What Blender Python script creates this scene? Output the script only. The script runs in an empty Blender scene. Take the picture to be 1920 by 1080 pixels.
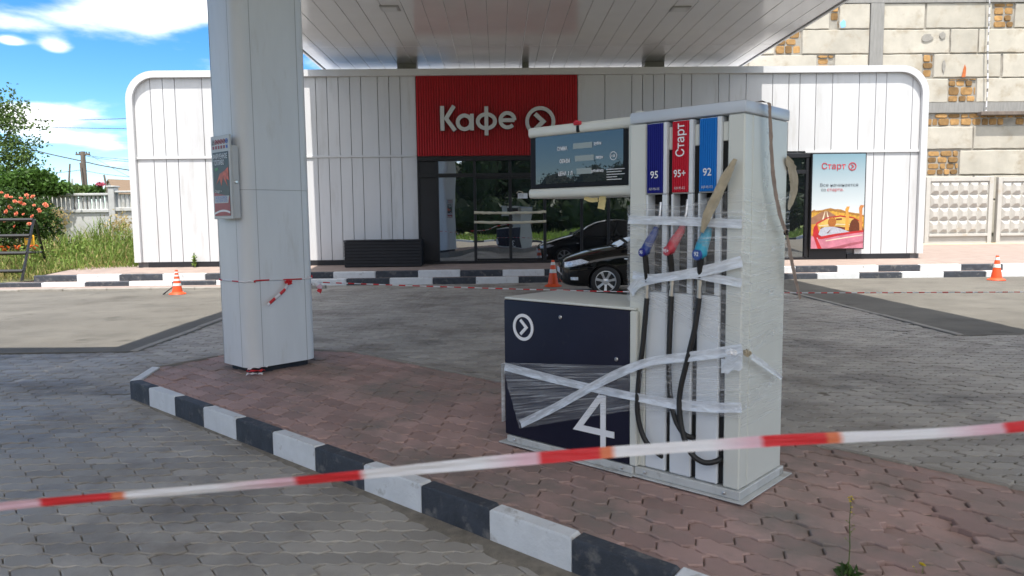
import bpy, bmesh, math, random
import numpy as np
from mathutils import Vector, Matrix

SC = bpy.context.scene
COL = SC.collection
rad = math.radians

# ------------------------------------------------------------------ camera
H = 1.58                                   # eye height above the driveway
PSI, THETA, RHO = rad(1.0), math.atan(132 / 1400), 0.011
D_ = Vector((math.sin(PSI) * math.cos(THETA), math.cos(PSI) * math.cos(THETA), -math.sin(THETA)))
R0 = Vector((math.cos(PSI), -math.sin(PSI), 0)); U0 = R0.cross(D_)
R_ = math.cos(RHO) * R0 - math.sin(RHO) * U0
U_ = math.sin(RHO) * R0 + math.cos(RHO) * U0
EYE = Vector((0, 0, H))
cam = bpy.data.cameras.new('camera'); camo = bpy.data.objects.new('camera', cam); COL.objects.link(camo)
camo.matrix_world = Matrix(((R_.x, U_.x, -D_.x, 0), (R_.y, U_.y, -D_.y, 0), (R_.z, U_.z, -D_.z, H), (0, 0, 0, 1)))
cam.sensor_width = 36; cam.lens = 26.25; cam.clip_start = 0.05; cam.clip_end = 2000
cam.dof.use_dof = True; cam.dof.focus_distance = 7.0; cam.dof.aperture_fstop = 4.6
SC.camera = camo

# ------------------------------------------------------------------ sun, sky, exposure
SUN_TRAVEL = Vector((0.01, 0.40, -1.0)).normalized()
s2 = -SUN_TRAVEL
SUN_EL = math.asin(s2.z); SUN_AZ = math.atan2(s2.x, s2.y)
sun = bpy.data.lights.new('sun', 'SUN'); sun.energy = 2.0; sun.angle = rad(0.6); sun.color = (1.0, 0.95, 0.87)
suno = bpy.data.objects.new('sun', sun); COL.objects.link(suno)
suno.rotation_euler = SUN_TRAVEL.to_track_quat('-Z', 'Y').to_euler()

W = bpy.data.worlds.new('World'); SC.world = W; W.use_nodes = True
nt = W.node_tree; nt.nodes.clear()
def N(tree, typ, **kw):
    n = tree.nodes.new(typ)
    for k, v in kw.items():
        if k == 'inp':
            for i, x in v.items(): n.inputs[i].default_value = x
        else: setattr(n, k, v)
    return n
sky = N(nt, 'ShaderNodeTexSky', sky_type='NISHITA', sun_disc=False, sun_elevation=SUN_EL, sun_rotation=SUN_AZ,
        altitude=200, air_density=0.8, dust_density=0.15, ozone_density=2.0)
tc = N(nt, 'ShaderNodeTexCoord')
def L(a, b, tree=None): (tree or nt).links.new(a, b)
sep = N(nt, 'ShaderNodeSeparateXYZ'); L(tc.outputs['Generated'], sep.inputs[0])
# clouds live on a plane far overhead: direction / height
mz = N(nt, 'ShaderNodeMath', operation='ADD', inp={1: 0.13}); L(sep.outputs['Z'], mz.inputs[0])
mzc = N(nt, 'ShaderNodeMath', operation='MAXIMUM', inp={1: 0.02}); L(mz.outputs[0], mzc.inputs[0])
div = N(nt, 'ShaderNodeVectorMath', operation='DIVIDE'); L(tc.outputs['Generated'], div.inputs[0])
cmb = N(nt, 'ShaderNodeCombineXYZ'); [L(mzc.outputs[0], cmb.inputs[i]) for i in range(3)]; L(cmb.outputs[0], div.inputs[1])
noi = N(nt, 'ShaderNodeTexNoise', inp={'Scale': 0.85, 'Detail': 9.0, 'Roughness': 0.56, 'Distortion': 0.25})
mp = N(nt, 'ShaderNodeMapping'); mp.inputs['Location'].default_value = (3.1, 0.4, 0); L(div.outputs[0], mp.inputs[0]); L(mp.outputs[0], noi.inputs['Vector'])
def cloud_bank(direction, size, gain):
    """a bank of cumulus in one part of the sky (a bump in density round a compass direction)"""
    dv = N(nt, 'ShaderNodeVectorMath', operation='SUBTRACT', inp={1: Vector(direction).normalized()}); L(tc.outputs['Generated'], dv.inputs[0])
    sc = N(nt, 'ShaderNodeVectorMath', operation='DIVIDE', inp={1: size}); L(dv.outputs[0], sc.inputs[0])
    ln = N(nt, 'ShaderNodeVectorMath', operation='LENGTH'); L(sc.outputs[0], ln.inputs[0])
    mr = N(nt, 'ShaderNodeMapRange', interpolation_type='SMOOTHSTEP', inp={1: 0.0, 2: 1.0, 3: gain, 4: 0.0}); L(ln.outputs['Value'], mr.inputs[0])
    return mr.outputs[0]
acc = noi.outputs[0]
for d, sz, g in [((-.385, .885, .25), (.15, .16, .055), .34), ((-.53, .84, .12), (.08, .1, .028), .2), ((-.49, .865, .092), (.2, .2, .036), .11),
                 ((-.485, .853, .192), (.03, .05, .016), .22), ((-.52, .832, .194), (.024, .05, .009), .22), ((-.49, .86, .165), (.25, .3, .055), -.22), ((.1, -.75, .65), (1.4, 1.2, .95), .32), ((.75, .1, .65), (.9, 1.2, .75), .28)]:  # last two banks are unseen, added to brighten and whiten the shade
    ad = N(nt, 'ShaderNodeMath', operation='ADD'); L(acc, ad.inputs[0]); L(cloud_bank(d, sz, g), ad.inputs[1]); acc = ad.outputs[0]
cr = N(nt, 'ShaderNodeMapRange', interpolation_type='SMOOTHSTEP', inp={1: 0.56, 2: 0.72, 3: 0.0, 4: 1.0}); L(acc, cr.inputs[0])
shade = N(nt, 'ShaderNodeTexNoise', inp={'Scale': 2.2, 'Detail': 5.0}); L(mp.outputs[0], shade.inputs['Vector'])
ccol = N(nt, 'ShaderNodeMixRGB'); ccol.inputs[1].default_value = (2.6, 2.7, 2.9, 1); ccol.inputs[2].default_value = (4.5, 4.4, 4.3, 1); L(shade.outputs[0], ccol.inputs[0])
hz = N(nt, 'ShaderNodeMapRange', inp={1: 0.0, 2: 0.05, 3: 0.0, 4: 1.0}); L(sep.outputs['Z'], hz.inputs[0])
cm = N(nt, 'ShaderNodeMath', operation='MULTIPLY'); L(cr.outputs[0], cm.inputs[0]); L(hz.outputs[0], cm.inputs[1])
mix = N(nt, 'ShaderNodeMixRGB'); L(cm.outputs[0], mix.inputs[0]); hs = N(nt, 'ShaderNodeHueSaturation', inp={'Saturation': 1.38, 'Value': 0.44}); L(sky.outputs[0], hs.inputs['Color']); L(hs.outputs[0], mix.inputs[1]); L(ccol.outputs[0], mix.inputs[2])
bg = N(nt, 'ShaderNodeBackground', inp={'Strength': 0.15}); L(mix.outputs[0], bg.inputs[0])
wo = N(nt, 'ShaderNodeOutputWorld'); L(bg.outputs[0], wo.inputs[0])

SC.view_settings.view_transform = 'Standard'; SC.view_settings.look = 'None'
SC.view_settings.gamma = 1; SC.view_settings.use_curve_mapping = False
SC.view_settings.exposure = 1.85
SC.cycles.max_bounces = 10; SC.cycles.transparent_max_bounces = 16; SC.cycles.glossy_bounces = 5
SC.cycles.use_denoising = True

# ------------------------------------------------------------------ pixel -> point on a real plane (measuring the photograph)
def ray(x, y): return D_ + R_ * ((x - 960) / 1400) - U_ * ((y - 540) / 1400)
def atz(x, y, z=0.0): v = ray(x, y); return EYE + v * ((z - H) / v.z)
def aty(x, y, Y): v = ray(x, y); return EYE + v * (Y / v.y)

# ------------------------------------------------------------------ helpers
random.seed(7); rng = np.random.default_rng(7)
def tag(o, label=None, cat=None, group=None, kind=None):
    if label: o['label'] = label
    if cat: o['category'] = cat
    if group: o['group'] = group
    if kind: o['kind'] = kind
    return o
def thing(name, label, cat, loc=(0, 0, 0), rotz=0.0, group=None):
    o = bpy.data.objects.new(name, None); COL.objects.link(o); o.empty_display_size = 0.2
    o.location = loc; o.rotation_euler = (0, 0, rotz)
    return tag(o, label, cat, group)
def copy_tree(o, parent=None):
    c = o.copy(); COL.objects.link(c)
    if parent: c.parent = parent
    for ch in o.children: copy_tree(ch, c)
    return c

class S:
    """collects shapes and links them as one mesh object"""
    def __init__(self): self.bm = bmesh.new()
    def box(self, x0, x1, y0, y1, z0, z1, bev=0.0, mi=0, seg=1, M=None):
        r = bmesh.ops.create_cube(self.bm, size=1.0); vs = r['verts']
        for v in vs: v.co = Vector((x0 + (v.co.x + .5) * (x1 - x0), y0 + (v.co.y + .5) * (y1 - y0), z0 + (v.co.z + .5) * (z1 - z0)))
        fs = {f for v in vs for f in v.link_faces}
        if bev > 0:
            es = list({e for v in vs for e in v.link_edges})
            rr = bmesh.ops.bevel(self.bm, geom=es, offset=bev, segments=seg, affect='EDGES', profile=0.5)
            vs = rr['verts']; fs = {f for v in vs for f in v.link_faces}
            vs = list({v for f in fs for v in f.verts})
        for f in fs: f.material_index = mi
        if M is not None: bmesh.ops.transform(self.bm, matrix=M, verts=list(vs))
        return self
    def face(self, pts, mi=0):
        f = self.bm.faces.new([self.bm.verts.new(p) for p in pts]); f.material_index = mi; return self
    def prism(self, pts2, f0, f1, mi=0, M=None, bev=0.0, cap=True):
        """outline in 2D (list of (u,v)), f0/f1 map (u,v)->3D for the two ends"""
        a = [self.bm.verts.new(f0(*p)) for p in pts2]; b = [self.bm.verts.new(f1(*p)) for p in pts2]
        n = len(pts2); fs = []
        for i in range(n): fs.append(self.bm.faces.new((a[i], a[(i + 1) % n], b[(i + 1) % n], b[i])))
        if cap: fs.append(self.bm.faces.new(a[::-1])); fs.append(self.bm.faces.new(b))
        for f in fs: f.material_index = mi
        return self
    def zprism(self, pts, z0, z1, mi=0): return self.prism(pts, lambda u, v: (u, v, z0), lambda u, v: (u, v, z1), mi)
    def yprism(self, pts, y0, y1, mi=0): return self.prism(pts, lambda u, v: (u, y0, v), lambda u, v: (u, y1, v), mi)
    def tube(self, path, r, n=8, mi=0, closed=False, flat=1.0):
        path = [Vector(p) for p in path]; m = len(path); rings = []
        rr = r if isinstance(r, (list, tuple)) else [r] * m
        up = Vector((0, 0, 1)); prev = None
        for i, p in enumerate(path):
            t = (path[min(i + 1, m - 1)] - path[max(i - 1, 0)]).normalized() if not closed else (path[(i + 1) % m] - path[i - 1]).normalized()
            if prev is None:
                x = t.cross(up if abs(t.z) < .9 else Vector((1, 0, 0))).normalized()
            else: x = (prev - t * prev.dot(t)).normalized()
            prev = x; y = t.cross(x)
            rings.append([self.bm.verts.new(p + x * (rr[i] * math.cos(2 * math.pi * k / n)) + y * (rr[i] * flat * math.sin(2 * math.pi * k / n))) for k in range(n)])
        for i in range(m if closed else m - 1):
            A, B = rings[i], rings[(i + 1) % m]
            for k in range(n):
                f = self.bm.faces.new((A[k], A[(k + 1) % n], B[(k + 1) % n], B[k])); f.material_index = mi
        if not closed:
            for A in (rings[0][::-1], rings[-1]):
                f = self.bm.faces.new(A); f.material_index = mi
        return self
    def lathe(self, prof, n=24, mi=0, M=None):
        rings = []
        for (r, z) in prof:
            rings.append([self.bm.verts.new((r * math.cos(2 * math.pi * k / n), r * math.sin(2 * math.pi * k / n), z)) for k in range(n)])
        fs = []
        for A, B in zip(rings, rings[1:]):
            for k in range(n): fs.append(self.bm.faces.new((A[k], A[(k + 1) % n], B[(k + 1) % n], B[k])))
        fs.append(self.bm.faces.new(rings[0][::-1])); fs.append(self.bm.faces.new(rings[-1]))
        for f in fs: f.material_index = mi
        if M is not None: bmesh.ops.transform(self.bm, matrix=M, verts=[v for R in rings for v in R])
        return self
    def grid(self, P, mi=0, closed_u=False):
        """P[i][j] points -> quad sheet"""
        V = [[self.bm.verts.new(p) for p in row] for row in P]
        for i in range(len(V) - 1):
            for j in range(len(V[0]) - 1):
                f = self.bm.faces.new((V[i][j], V[i][j + 1], V[i + 1][j + 1], V[i + 1][j])); f.material_index = mi
        return self
    def add_mesh(self, me, M=None, mi=0):
        k = len(self.bm.verts); kf = len(self.bm.faces); self.bm.from_mesh(me); self.bm.verts.ensure_lookup_table(); self.bm.faces.ensure_lookup_table()
        if M is not None: bmesh.ops.transform(self.bm, matrix=M, verts=self.bm.verts[k:])
        for f in self.bm.faces[kf:]: f.material_index = mi
        return self
    def build(self, name, mats, parent=None, smooth=30, loc=None, rotz=None, fix=True):
        if fix: bmesh.ops.recalc_face_normals(self.bm, faces=self.bm.faces[:])
        me = bpy.data.meshes.new(name); self.bm.to_mesh(me); self.bm.free()
        for m in (mats if isinstance(mats, (list, tuple)) else [mats]): me.materials.append(m)
        if smooth:
            me.polygons.foreach_set('use_smooth', [True] * len(me.polygons)); me.set_sharp_from_angle(angle=rad(smooth))
        o = bpy.data.objects.new(name, me); COL.objects.link(o)
        if parent: o.parent = parent
        if loc: o.location = loc
        if rotz is not None: o.rotation_euler = (0, 0, rotz)
        return o
def np_mesh(name, verts, faces_flat, sizes, mat, parent=None, smooth=False, mi=None):
    me = bpy.data.meshes.new(name); nv = len(verts); nf = len(sizes)
    me.vertices.add(nv); me.vertices.foreach_set('co', np.asarray(verts, dtype=np.float32).ravel())
    me.loops.add(len(faces_flat)); me.loops.foreach_set('vertex_index', np.asarray(faces_flat, dtype=np.int32))
    me.polygons.add(nf); st = np.concatenate([[0], np.cumsum(sizes)[:-1]]).astype(np.int32)
    me.polygons.foreach_set('loop_start', st); me.polygons.foreach_set('loop_total', np.asarray(sizes, dtype=np.int32))
    if mi is not None: me.polygons.foreach_set('material_index', np.asarray(mi, dtype=np.int32))
    me.polygons.foreach_set('use_smooth', [smooth] * nf)
    for m in (mat if isinstance(mat, (list, tuple)) else [mat]): me.materials.append(m)
    me.update(calc_edges=True); me.validate()
    o = bpy.data.objects.new(name, me); COL.objects.link(o)
    if parent: o.parent = parent
    return o

def rrect(x0, x1, y0, y1, r, n=5):
    p = []
    for cx, cy, a0 in ((x1 - r, y0 + r, -90), (x1 - r, y1 - r, 0), (x0 + r, y1 - r, 90), (x0 + r, y0 + r, 180)):
        for k in range(n + 1):
            a = rad(a0 + 90 * k / n); p.append((cx + r * math.cos(a), cy + r * math.sin(a)))
    return p
def arc(cx, cy, r, a0, a1, n=16, ry=None):
    return [(cx + r * math.cos(rad(a0 + (a1 - a0) * k / n)), cy + (ry or r) * math.sin(rad(a0 + (a1 - a0) * k / n))) for k in range(n + 1)]
def stroke(pts, w, closed=False):
    """polyline -> (left side, right side) offset outlines"""
    P = [Vector((p[0], p[1])) for p in pts]; n = len(P); Lf, Rt = [], []
    for i in range(n):
        a = P[i - 1] if (i > 0 or closed) else None; b = P[(i + 1) % n] if (i < n - 1 or closed) else None
        if a is None: t = (b - P[i]).normalized(); m = Vector((-t.y, t.x)) * (w / 2)
        elif b is None: t = (P[i] - a).normalized(); m = Vector((-t.y, t.x)) * (w / 2)
        else:
            t1 = (P[i] - a).normalized(); t2 = (b - P[i]).normalized(); n1 = Vector((-t1.y, t1.x)); n2 = Vector((-t2.y, t2.x))
            m = (n1 + n2).normalized(); m = m * (w / 2) / max(0.35, m.dot(n1))
        Lf.append(P[i] + m); Rt.append(P[i] - m)
    return Lf, Rt
def draw(s, strokes, w, y0, y1, fx=lambda u, v: (u, v), mi=0):
    """strokes in the (x,z) plane made solid between y0 (front) and y1"""
    for q, (pts, closed) in enumerate(strokes):
        Lf, Rt = stroke([fx(*p) for p in pts], w, closed); n = len(Lf); yy = y0 - 0.0004 * q
        for i in range(n if closed else n - 1):
            j = (i + 1) % n
            quad = [(Lf[i].x, Lf[i].y), (Rt[i].x, Rt[i].y), (Rt[j].x, Rt[j].y), (Lf[j].x, Lf[j].y)]
            a = [s.bm.verts.new((u, yy, v)) for u, v in quad]; b = [s.bm.verts.new((u, y1, v)) for u, v in quad]
            fs = [s.bm.faces.new(a)]
            fs += [s.bm.faces.new((a[0], b[0], b[3], a[3])), s.bm.faces.new((a[1], b[1], b[2], a[2]))]
            if not closed and i == 0: fs.append(s.bm.faces.new((a[0], a[1], b[1], b[0])))
            if not closed and i == n - 2: fs.append(s.bm.faces.new((a[3], a[2], b[2], b[3])))
            for f in fs: f.material_index = mi
    bmesh.ops.remove_doubles(s.bm, verts=s.bm.verts[:], dist=1e-5)
    return s
def text_mesh(body, size, bold=0.0, extrude=0.0, align='CENTER', res=3):
    cu = bpy.data.curves.new('lettering', 'FONT'); cu.body = body; cu.size = size; cu.offset = bold * size; cu.extrude = extrude
    cu.align_x = align; cu.align_y = 'CENTER'; cu.resolution_u = res
    ob = bpy.data.objects.new('lettering', cu); COL.objects.link(ob)
    dg = bpy.context.evaluated_depsgraph_get(); me = bpy.data.meshes.new_from_object(ob.evaluated_get(dg))
    bpy.data.objects.remove(ob); bpy.data.curves.remove(cu); return me
FACE = Matrix.Rotation(rad(90), 4, 'X')       # text plane -> facing -y
def lettering(name, body, size, x, y, z, mat, parent, bold=0.0, width=None, rot=0.0, align='CENTER', flip=False, shear=0.0):
    me = text_mesh(body, size, bold, 0.0, align); me.name = name
    if width:
        xs = [v.co.x for v in me.vertices]; k = width / max(1e-6, max(xs) - min(xs))
        for v in me.vertices: v.co.x *= k
    M = Matrix.Translation((x, y, z)) @ (Matrix.Rotation(math.pi, 4, 'Z') if flip else Matrix()) @ FACE @ Matrix.Rotation(rot, 4, 'Z')
    me.transform(M); me.materials.clear(); me.materials.append(mat)
    o = bpy.data.objects.new(name, me); COL.objects.link(o)
    if parent: o.parent = parent
    return o

# ------------------------------------------------------------------ materials
def lin(c): return tuple(((v / 255) / 12.92 if v / 255 <= .04045 else ((v / 255 + .055) / 1.055) ** 2.4) for v in c)
def mat(name, col, rough=0.5, metal=0.0, var=0.0, vscale=4.0, bump=0.0, bscale=60.0, spec=0.5, dirt=None, dscale=2.0, dth=(0.55, 0.75), coat=0.0, island=0.0, trans=0.0, stretch=None, rvar=0.0, dirt2=None):
    """procedural principled material: base colour varied by noise, optional stains of a second colour, bump, per-piece tone"""
    m = bpy.data.materials.new(name); m.use_nodes = True; t = m.node_tree; b = t.nodes['Principled BSDF']
    b.inputs['Roughness'].default_value = rough; b.inputs['Metallic'].default_value = metal
    b.inputs['Specular IOR Level'].default_value = spec; b.inputs['Coat Weight'].default_value = coat; b.inputs['Coat Roughness'].default_value = 0.03
    c4 = (*col, 1.0); out = None; tcn = N(t, 'ShaderNodeTexCoord'); geo = N(t, 'ShaderNodeNewGeometry'); vec = geo.outputs['Position']
    if stretch:
        mpn = N(t, 'ShaderNodeMapping'); mpn.inputs['Scale'].default_value = stretch; L(vec, mpn.inputs[0], t); vec = mpn.outputs[0]
    cur = N(t, 'ShaderNodeRGB'); cur.outputs[0].default_value = c4; out = cur.outputs[0]
    if var:
        no = N(t, 'ShaderNodeTexNoise', inp={'Scale': vscale, 'Detail': 6.0, 'Roughness': 0.6}); L(vec, no.inputs['Vector'], t)
        mr = N(t, 'ShaderNodeMapRange', inp={1: 0.25, 2: 0.75, 3: 1 - var, 4: 1 + var}); L(no.outputs[0], mr.inputs[0], t)
        mu = N(t, 'ShaderNodeVectorMath', operation='SCALE'); L(out, mu.inputs[0], t); L(mr.outputs[0], mu.inputs['Scale'], t); out = mu.outputs[0]
    if island:
        mr = N(t, 'ShaderNodeMapRange', inp={1: 0.0, 2: 1.0, 3: 1 - island, 4: 1 + island}); L(geo.outputs['Random Per Island'], mr.inputs[0], t)
        mu = N(t, 'ShaderNodeVectorMath', operation='SCALE'); L(out, mu.inputs[0], t); L(mr.outputs[0], mu.inputs['Scale'], t); out = mu.outputs[0]
    if dirt:
        no = N(t, 'ShaderNodeTexNoise', inp={'Scale': dscale, 'Detail': 8.0, 'Roughness': 0.65}); L(vec, no.inputs['Vector'], t)
        mr = N(t, 'ShaderNodeMapRange', inp={1: dth[0], 2: dth[1], 3: 0.0, 4: 1.0}); L(no.outputs[0], mr.inputs[0], t)
        mx = N(t, 'ShaderNodeMixRGB'); L(mr.outputs[0], mx.inputs[0], t); L(out, mx.inputs[1], t); mx.inputs[2].default_value = (*dirt, 1); out = mx.outputs[0]
    if dirt2:
        no = N(t, 'ShaderNodeTexNoise', inp={'Scale': dirt2[1], 'Detail': 7.0, 'Roughness': 0.62}); mpo = N(t, 'ShaderNodeMapping'); mpo.inputs['Location'].default_value = (5.3, 2.1, 0); L(vec, mpo.inputs[0], t); L(mpo.outputs[0], no.inputs['Vector'], t)
        mr = N(t, 'ShaderNodeMapRange', inp={1: dirt2[2], 2: dirt2[3], 3: 0.0, 4: .75}); L(no.outputs[0], mr.inputs[0], t)
        mx = N(t, 'ShaderNodeMixRGB'); L(mr.outputs[0], mx.inputs[0], t); L(out, mx.inputs[1], t); mx.inputs[2].default_value = (*dirt2[0], 1); out = mx.outputs[0]
    L(out, b.inputs['Base Color'], t)
    if rvar:
        no = N(t, 'ShaderNodeTexNoise', inp={'Scale': vscale * 1.7, 'Detail': 5.0}); L(vec, no.inputs['Vector'], t)
        mr = N(t, 'ShaderNodeMapRange', inp={1: 0.3, 2: 0.7, 3: max(0.02, rough - rvar), 4: min(1, rough + rvar)}); L(no.outputs[0], mr.inputs[0], t); L(mr.outputs[0], b.inputs['Roughness'], t)
    if bump:
        no = N(t, 'ShaderNodeTexNoise', inp={'Scale': bscale, 'Detail': 5.0, 'Roughness': 0.65}); L(vec, no.inputs['Vector'], t)
        bp = N(t, 'ShaderNodeBump', inp={'Strength': bump, 'Distance': 0.01}); L(no.outputs[0], bp.inputs['Height'], t); L(bp.outputs[0], b.inputs['Normal'], t)
    if trans:
        tr = N(t, 'ShaderNodeBsdfTranslucent'); L(out, tr.inputs[0], t); ms = N(t, 'ShaderNodeMixShader', inp={0: trans})
        L(b.outputs[0], ms.inputs[1], t); L(tr.outputs[0], ms.inputs[2], t); L(ms.outputs[0], t.nodes['Material Output'].inputs[0], t)
    return m
M = {}
M['white_panel'] = mat('white_panel', (.63, .635, .655), .38, var=.05, vscale=1.2, island=.03, dirt=(.44, .43, .41), dscale=1.6, dth=(.56, .88), stretch=(2.2, 2.2, .3))
M['white_trim'] = mat('white_trim', (.63, .635, .65), .3, var=.03, vscale=2)
M['soffit'] = mat('soffit', (.70, .695, .70), .15, var=.04, vscale=1.2, island=.03, rvar=.05, spec=.8)
M['grey_alu'] = mat('grey_alu', (.34, .34, .34), .4, .2)
M['lamp_glass'] = mat('lamp_glass', (.6, .6, .6), .2)
M['column_white'] = mat('column_white', (.66, .68, .70), .36, var=.05, vscale=2.5, dirt=(.50, .49, .46), dscale=2.4, dth=(.56, .85), stretch=(2.5, 2.5, .5))
M['faint_joint'] = mat('faint_joint', (.34, .35, .36), .6)
M['joint'] = mat('joint', (.18, .18, .19), .7)
M['black_frame'] = mat('black_frame', (.011, .011, .014), .42, var=.2, vscale=3)
M['black_panel'] = mat('black_panel', (.014, .014, .018), .45, var=.25, vscale=1.6)
M['plinth'] = mat('plinth', (.012, .013, .018), .6, var=.2, vscale=4)
M['red_rib'] = mat('red_rib', (.50, .014, .024), .42, var=.06, vscale=3)
M['sign_white'] = mat('sign_white', (.62, .61, .58), .4, var=.03)
M['sign_edge'] = mat('sign_edge', (.04, .01, .01), .6)
M['kerb_white'] = mat('kerb_white', (.66, .68, .70), .75, var=.10, vscale=7, bump=.5, bscale=45, dirt=(.33, .31, .28), dscale=9, dth=(.60, .74))
M['kerb_black'] = mat('kerb_black', (.042, .049, .063), .7, var=.4, vscale=8, bump=.6, bscale=45, dirt=(.15, .145, .14), dscale=9, dth=(.55, .68))
M['kerb_grey'] = mat('kerb_grey', (.30, .28, .25), .9, var=.2, vscale=6, bump=.6, bscale=60, dirt=(.16, .14, .11), dscale=3)
M['sand'] = mat('sand', (.20, .175, .14), 1.0, var=.35, vscale=14, bump=.8, bscale=140)
M['roof_grey'] = mat('roof_grey', (.3, .3, .3), .8, var=.15)
M['orange_cone'] = mat('orange_cone', (.75, .085, .018), .5, var=.12, vscale=20)
M['white_band'] = mat('white_band', (.75, .75, .73), .45, var=.1, vscale=30)
M['tape_red'] = mat('tape_red', (.72, .03, .04), .35, var=.15, vscale=9, trans=.25)
M['tape_white'] = mat('tape_white', (.86, .85, .88), .35, var=.08, vscale=9, trans=.25)
M['tape_orange'] = mat('tape_orange', (.78, .20, .09), .35, var=.15, vscale=9, trans=.25)
M['tape_pink'] = mat('tape_pink', (.80, .56, .64), .35, var=.08, vscale=9, trans=.25)
M['black_metal'] = mat('black_metal', (.02, .02, .022), .5, var=.3, vscale=10)
M['yellow'] = mat('yellow', (.7, .38, .02), .6, var=.1)
M['steel'] = mat('steel', (.55, .55, .56), .28, 1.0, var=.1, vscale=30)
M['rubber'] = mat('rubber', (.012, .012, .013), .5, var=.2, vscale=20)
M['void'] = mat('void', (.004, .004, .005), .8)
M['cream'] = mat('cream', (.63, .645, .60), .34, var=.04, vscale=4, dirt=(.40, .38, .31), dscale=7, dth=(.66, .84))
M['pump_white'] = mat('pump_white', (.66, .70, .74), .34, var=.04, vscale=5)
M['cap_grey'] = mat('cap_grey', (.50, .55, .62), .3, var=.03)
M['navy'] = mat('navy', (.012, .013, .030), .5, spec=.22, var=.15, vscale=5, dirt=(.03, .03, .04), dscale=9, dth=(.6, .8))
M['white_print'] = mat('white_print', (.78, .79, .82), .45)
M['flange'] = mat('flange', (.50, .51, .50), .5, var=.12, vscale=9, dirt=(.22, .19, .15), dscale=8, dth=(.58, .76))
M['grade_blue'] = mat('grade_blue', (.012, .015, .20), .42, spec=.25)
M['grade_red'] = mat('grade_red', (.50, .012, .03), .42, spec=.25)
M['grade_cyan'] = mat('grade_cyan', (.010, .17, .56), .42, spec=.25)
M['nozzle_cyan'] = mat('nozzle_cyan', (.02, .30, .45), .4, var=.15, vscale=30)
M['nozzle_red'] = mat('nozzle_red', (.45, .04, .06), .4, var=.15, vscale=30)
M['nozzle_blue'] = mat('nozzle_blue', (.02, .05, .22), .4, var=.15, vscale=30)
M['nozzle_face'] = mat('nozzle_face', (.02, .06, .28), .4)
M['bezel'] = mat('bezel', (.010, .010, .012), .5, spec=.2)
M['lcd'] = mat('lcd', (.30, .34, .33), .25)
M['dull_text'] = mat('dull_text', (.62, .62, .64), .5)
M['strap'] = mat('strap', (.30, .225, .18), .8, var=.25, vscale=22, bump=.4, bscale=200)
M['cloth'] = mat('cloth', (.42, .36, .26), .85, var=.22, vscale=18, bump=.5, bscale=150)
M['beige_tape'] = mat('beige_tape', (.62, .56, .42), .6, var=.15, vscale=8)
M['yellow_paper'] = mat('yellow_paper', (.62, .50, .22), .7, var=.2, vscale=20)
M['red_seal'] = mat('red_seal', (.55, .015, .03), .35)
def glass_mat(name, refl, tint=(.006, .007, .009), wave=0.0, wscale=1.2, rough=0.0, rcol=(.92, .96, 1)):
    m = bpy.data.materials.new(name); m.use_nodes = True; t = m.node_tree; t.nodes.clear()
    d = N(t, 'ShaderNodeBsdfPrincipled', inp={'Base Color': (*tint, 1), 'Roughness': .35, 'Specular IOR Level': 0.2})
    g = N(t, 'ShaderNodeBsdfGlossy', inp={'Color': (*rcol, 1), 'Roughness': rough}); fr = N(t, 'ShaderNodeFresnel', inp={'IOR': 1.5})
    ad = N(t, 'ShaderNodeMath', operation='ADD', use_clamp=True, inp={1: refl}); L(fr.outputs[0], ad.inputs[0], t)
    ms = N(t, 'ShaderNodeMixShader'); L(ad.outputs[0], ms.inputs[0], t); L(d.outputs[0], ms.inputs[1], t); L(g.outputs[0], ms.inputs[2], t)
    if wave:
        geo = N(t, 'ShaderNodeNewGeometry'); no = N(t, 'ShaderNodeTexNoise', inp={'Scale': wscale, 'Detail': 1.0}); L(geo.outputs['Position'], no.inputs['Vector'], t)
        bp = N(t, 'ShaderNodeBump', inp={'Strength': wave, 'Distance': 0.05}); L(no.outputs[0], bp.inputs['Height'], t); L(bp.outputs[0], g.inputs['Normal'], t)
    o = N(t, 'ShaderNodeOutputMaterial'); L(ms.outputs[0], o.inputs[0], t); return m
M['facade_glass'] = glass_mat('facade_glass', .36, wave=.12, wscale=.9)
M['screen_glass'] = glass_mat('screen_glass', .09, tint=(.010, .012, .015), rcol=(.66, .64, .63))
M['car_glass'] = glass_mat('car_glass', .06, tint=(.004, .005, .006))
M['car_paint'] = mat('car_paint', (.002, .002, .0025), .5, coat=.8, spec=.1)
M['plastic_black'] = mat('plastic_black', (.01, .01, .011), .5)
M['alloy'] = mat('alloy', (.62, .63, .65), .3, .7)
M['lamp_clear'] = mat('lamp_clear', (.80, .84, .90), .18, .1, var=.4, vscale=26, coat=1.0)
M['tail_red'] = mat('tail_red', (.45, .01, .01), .15, coat=1.0)
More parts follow.
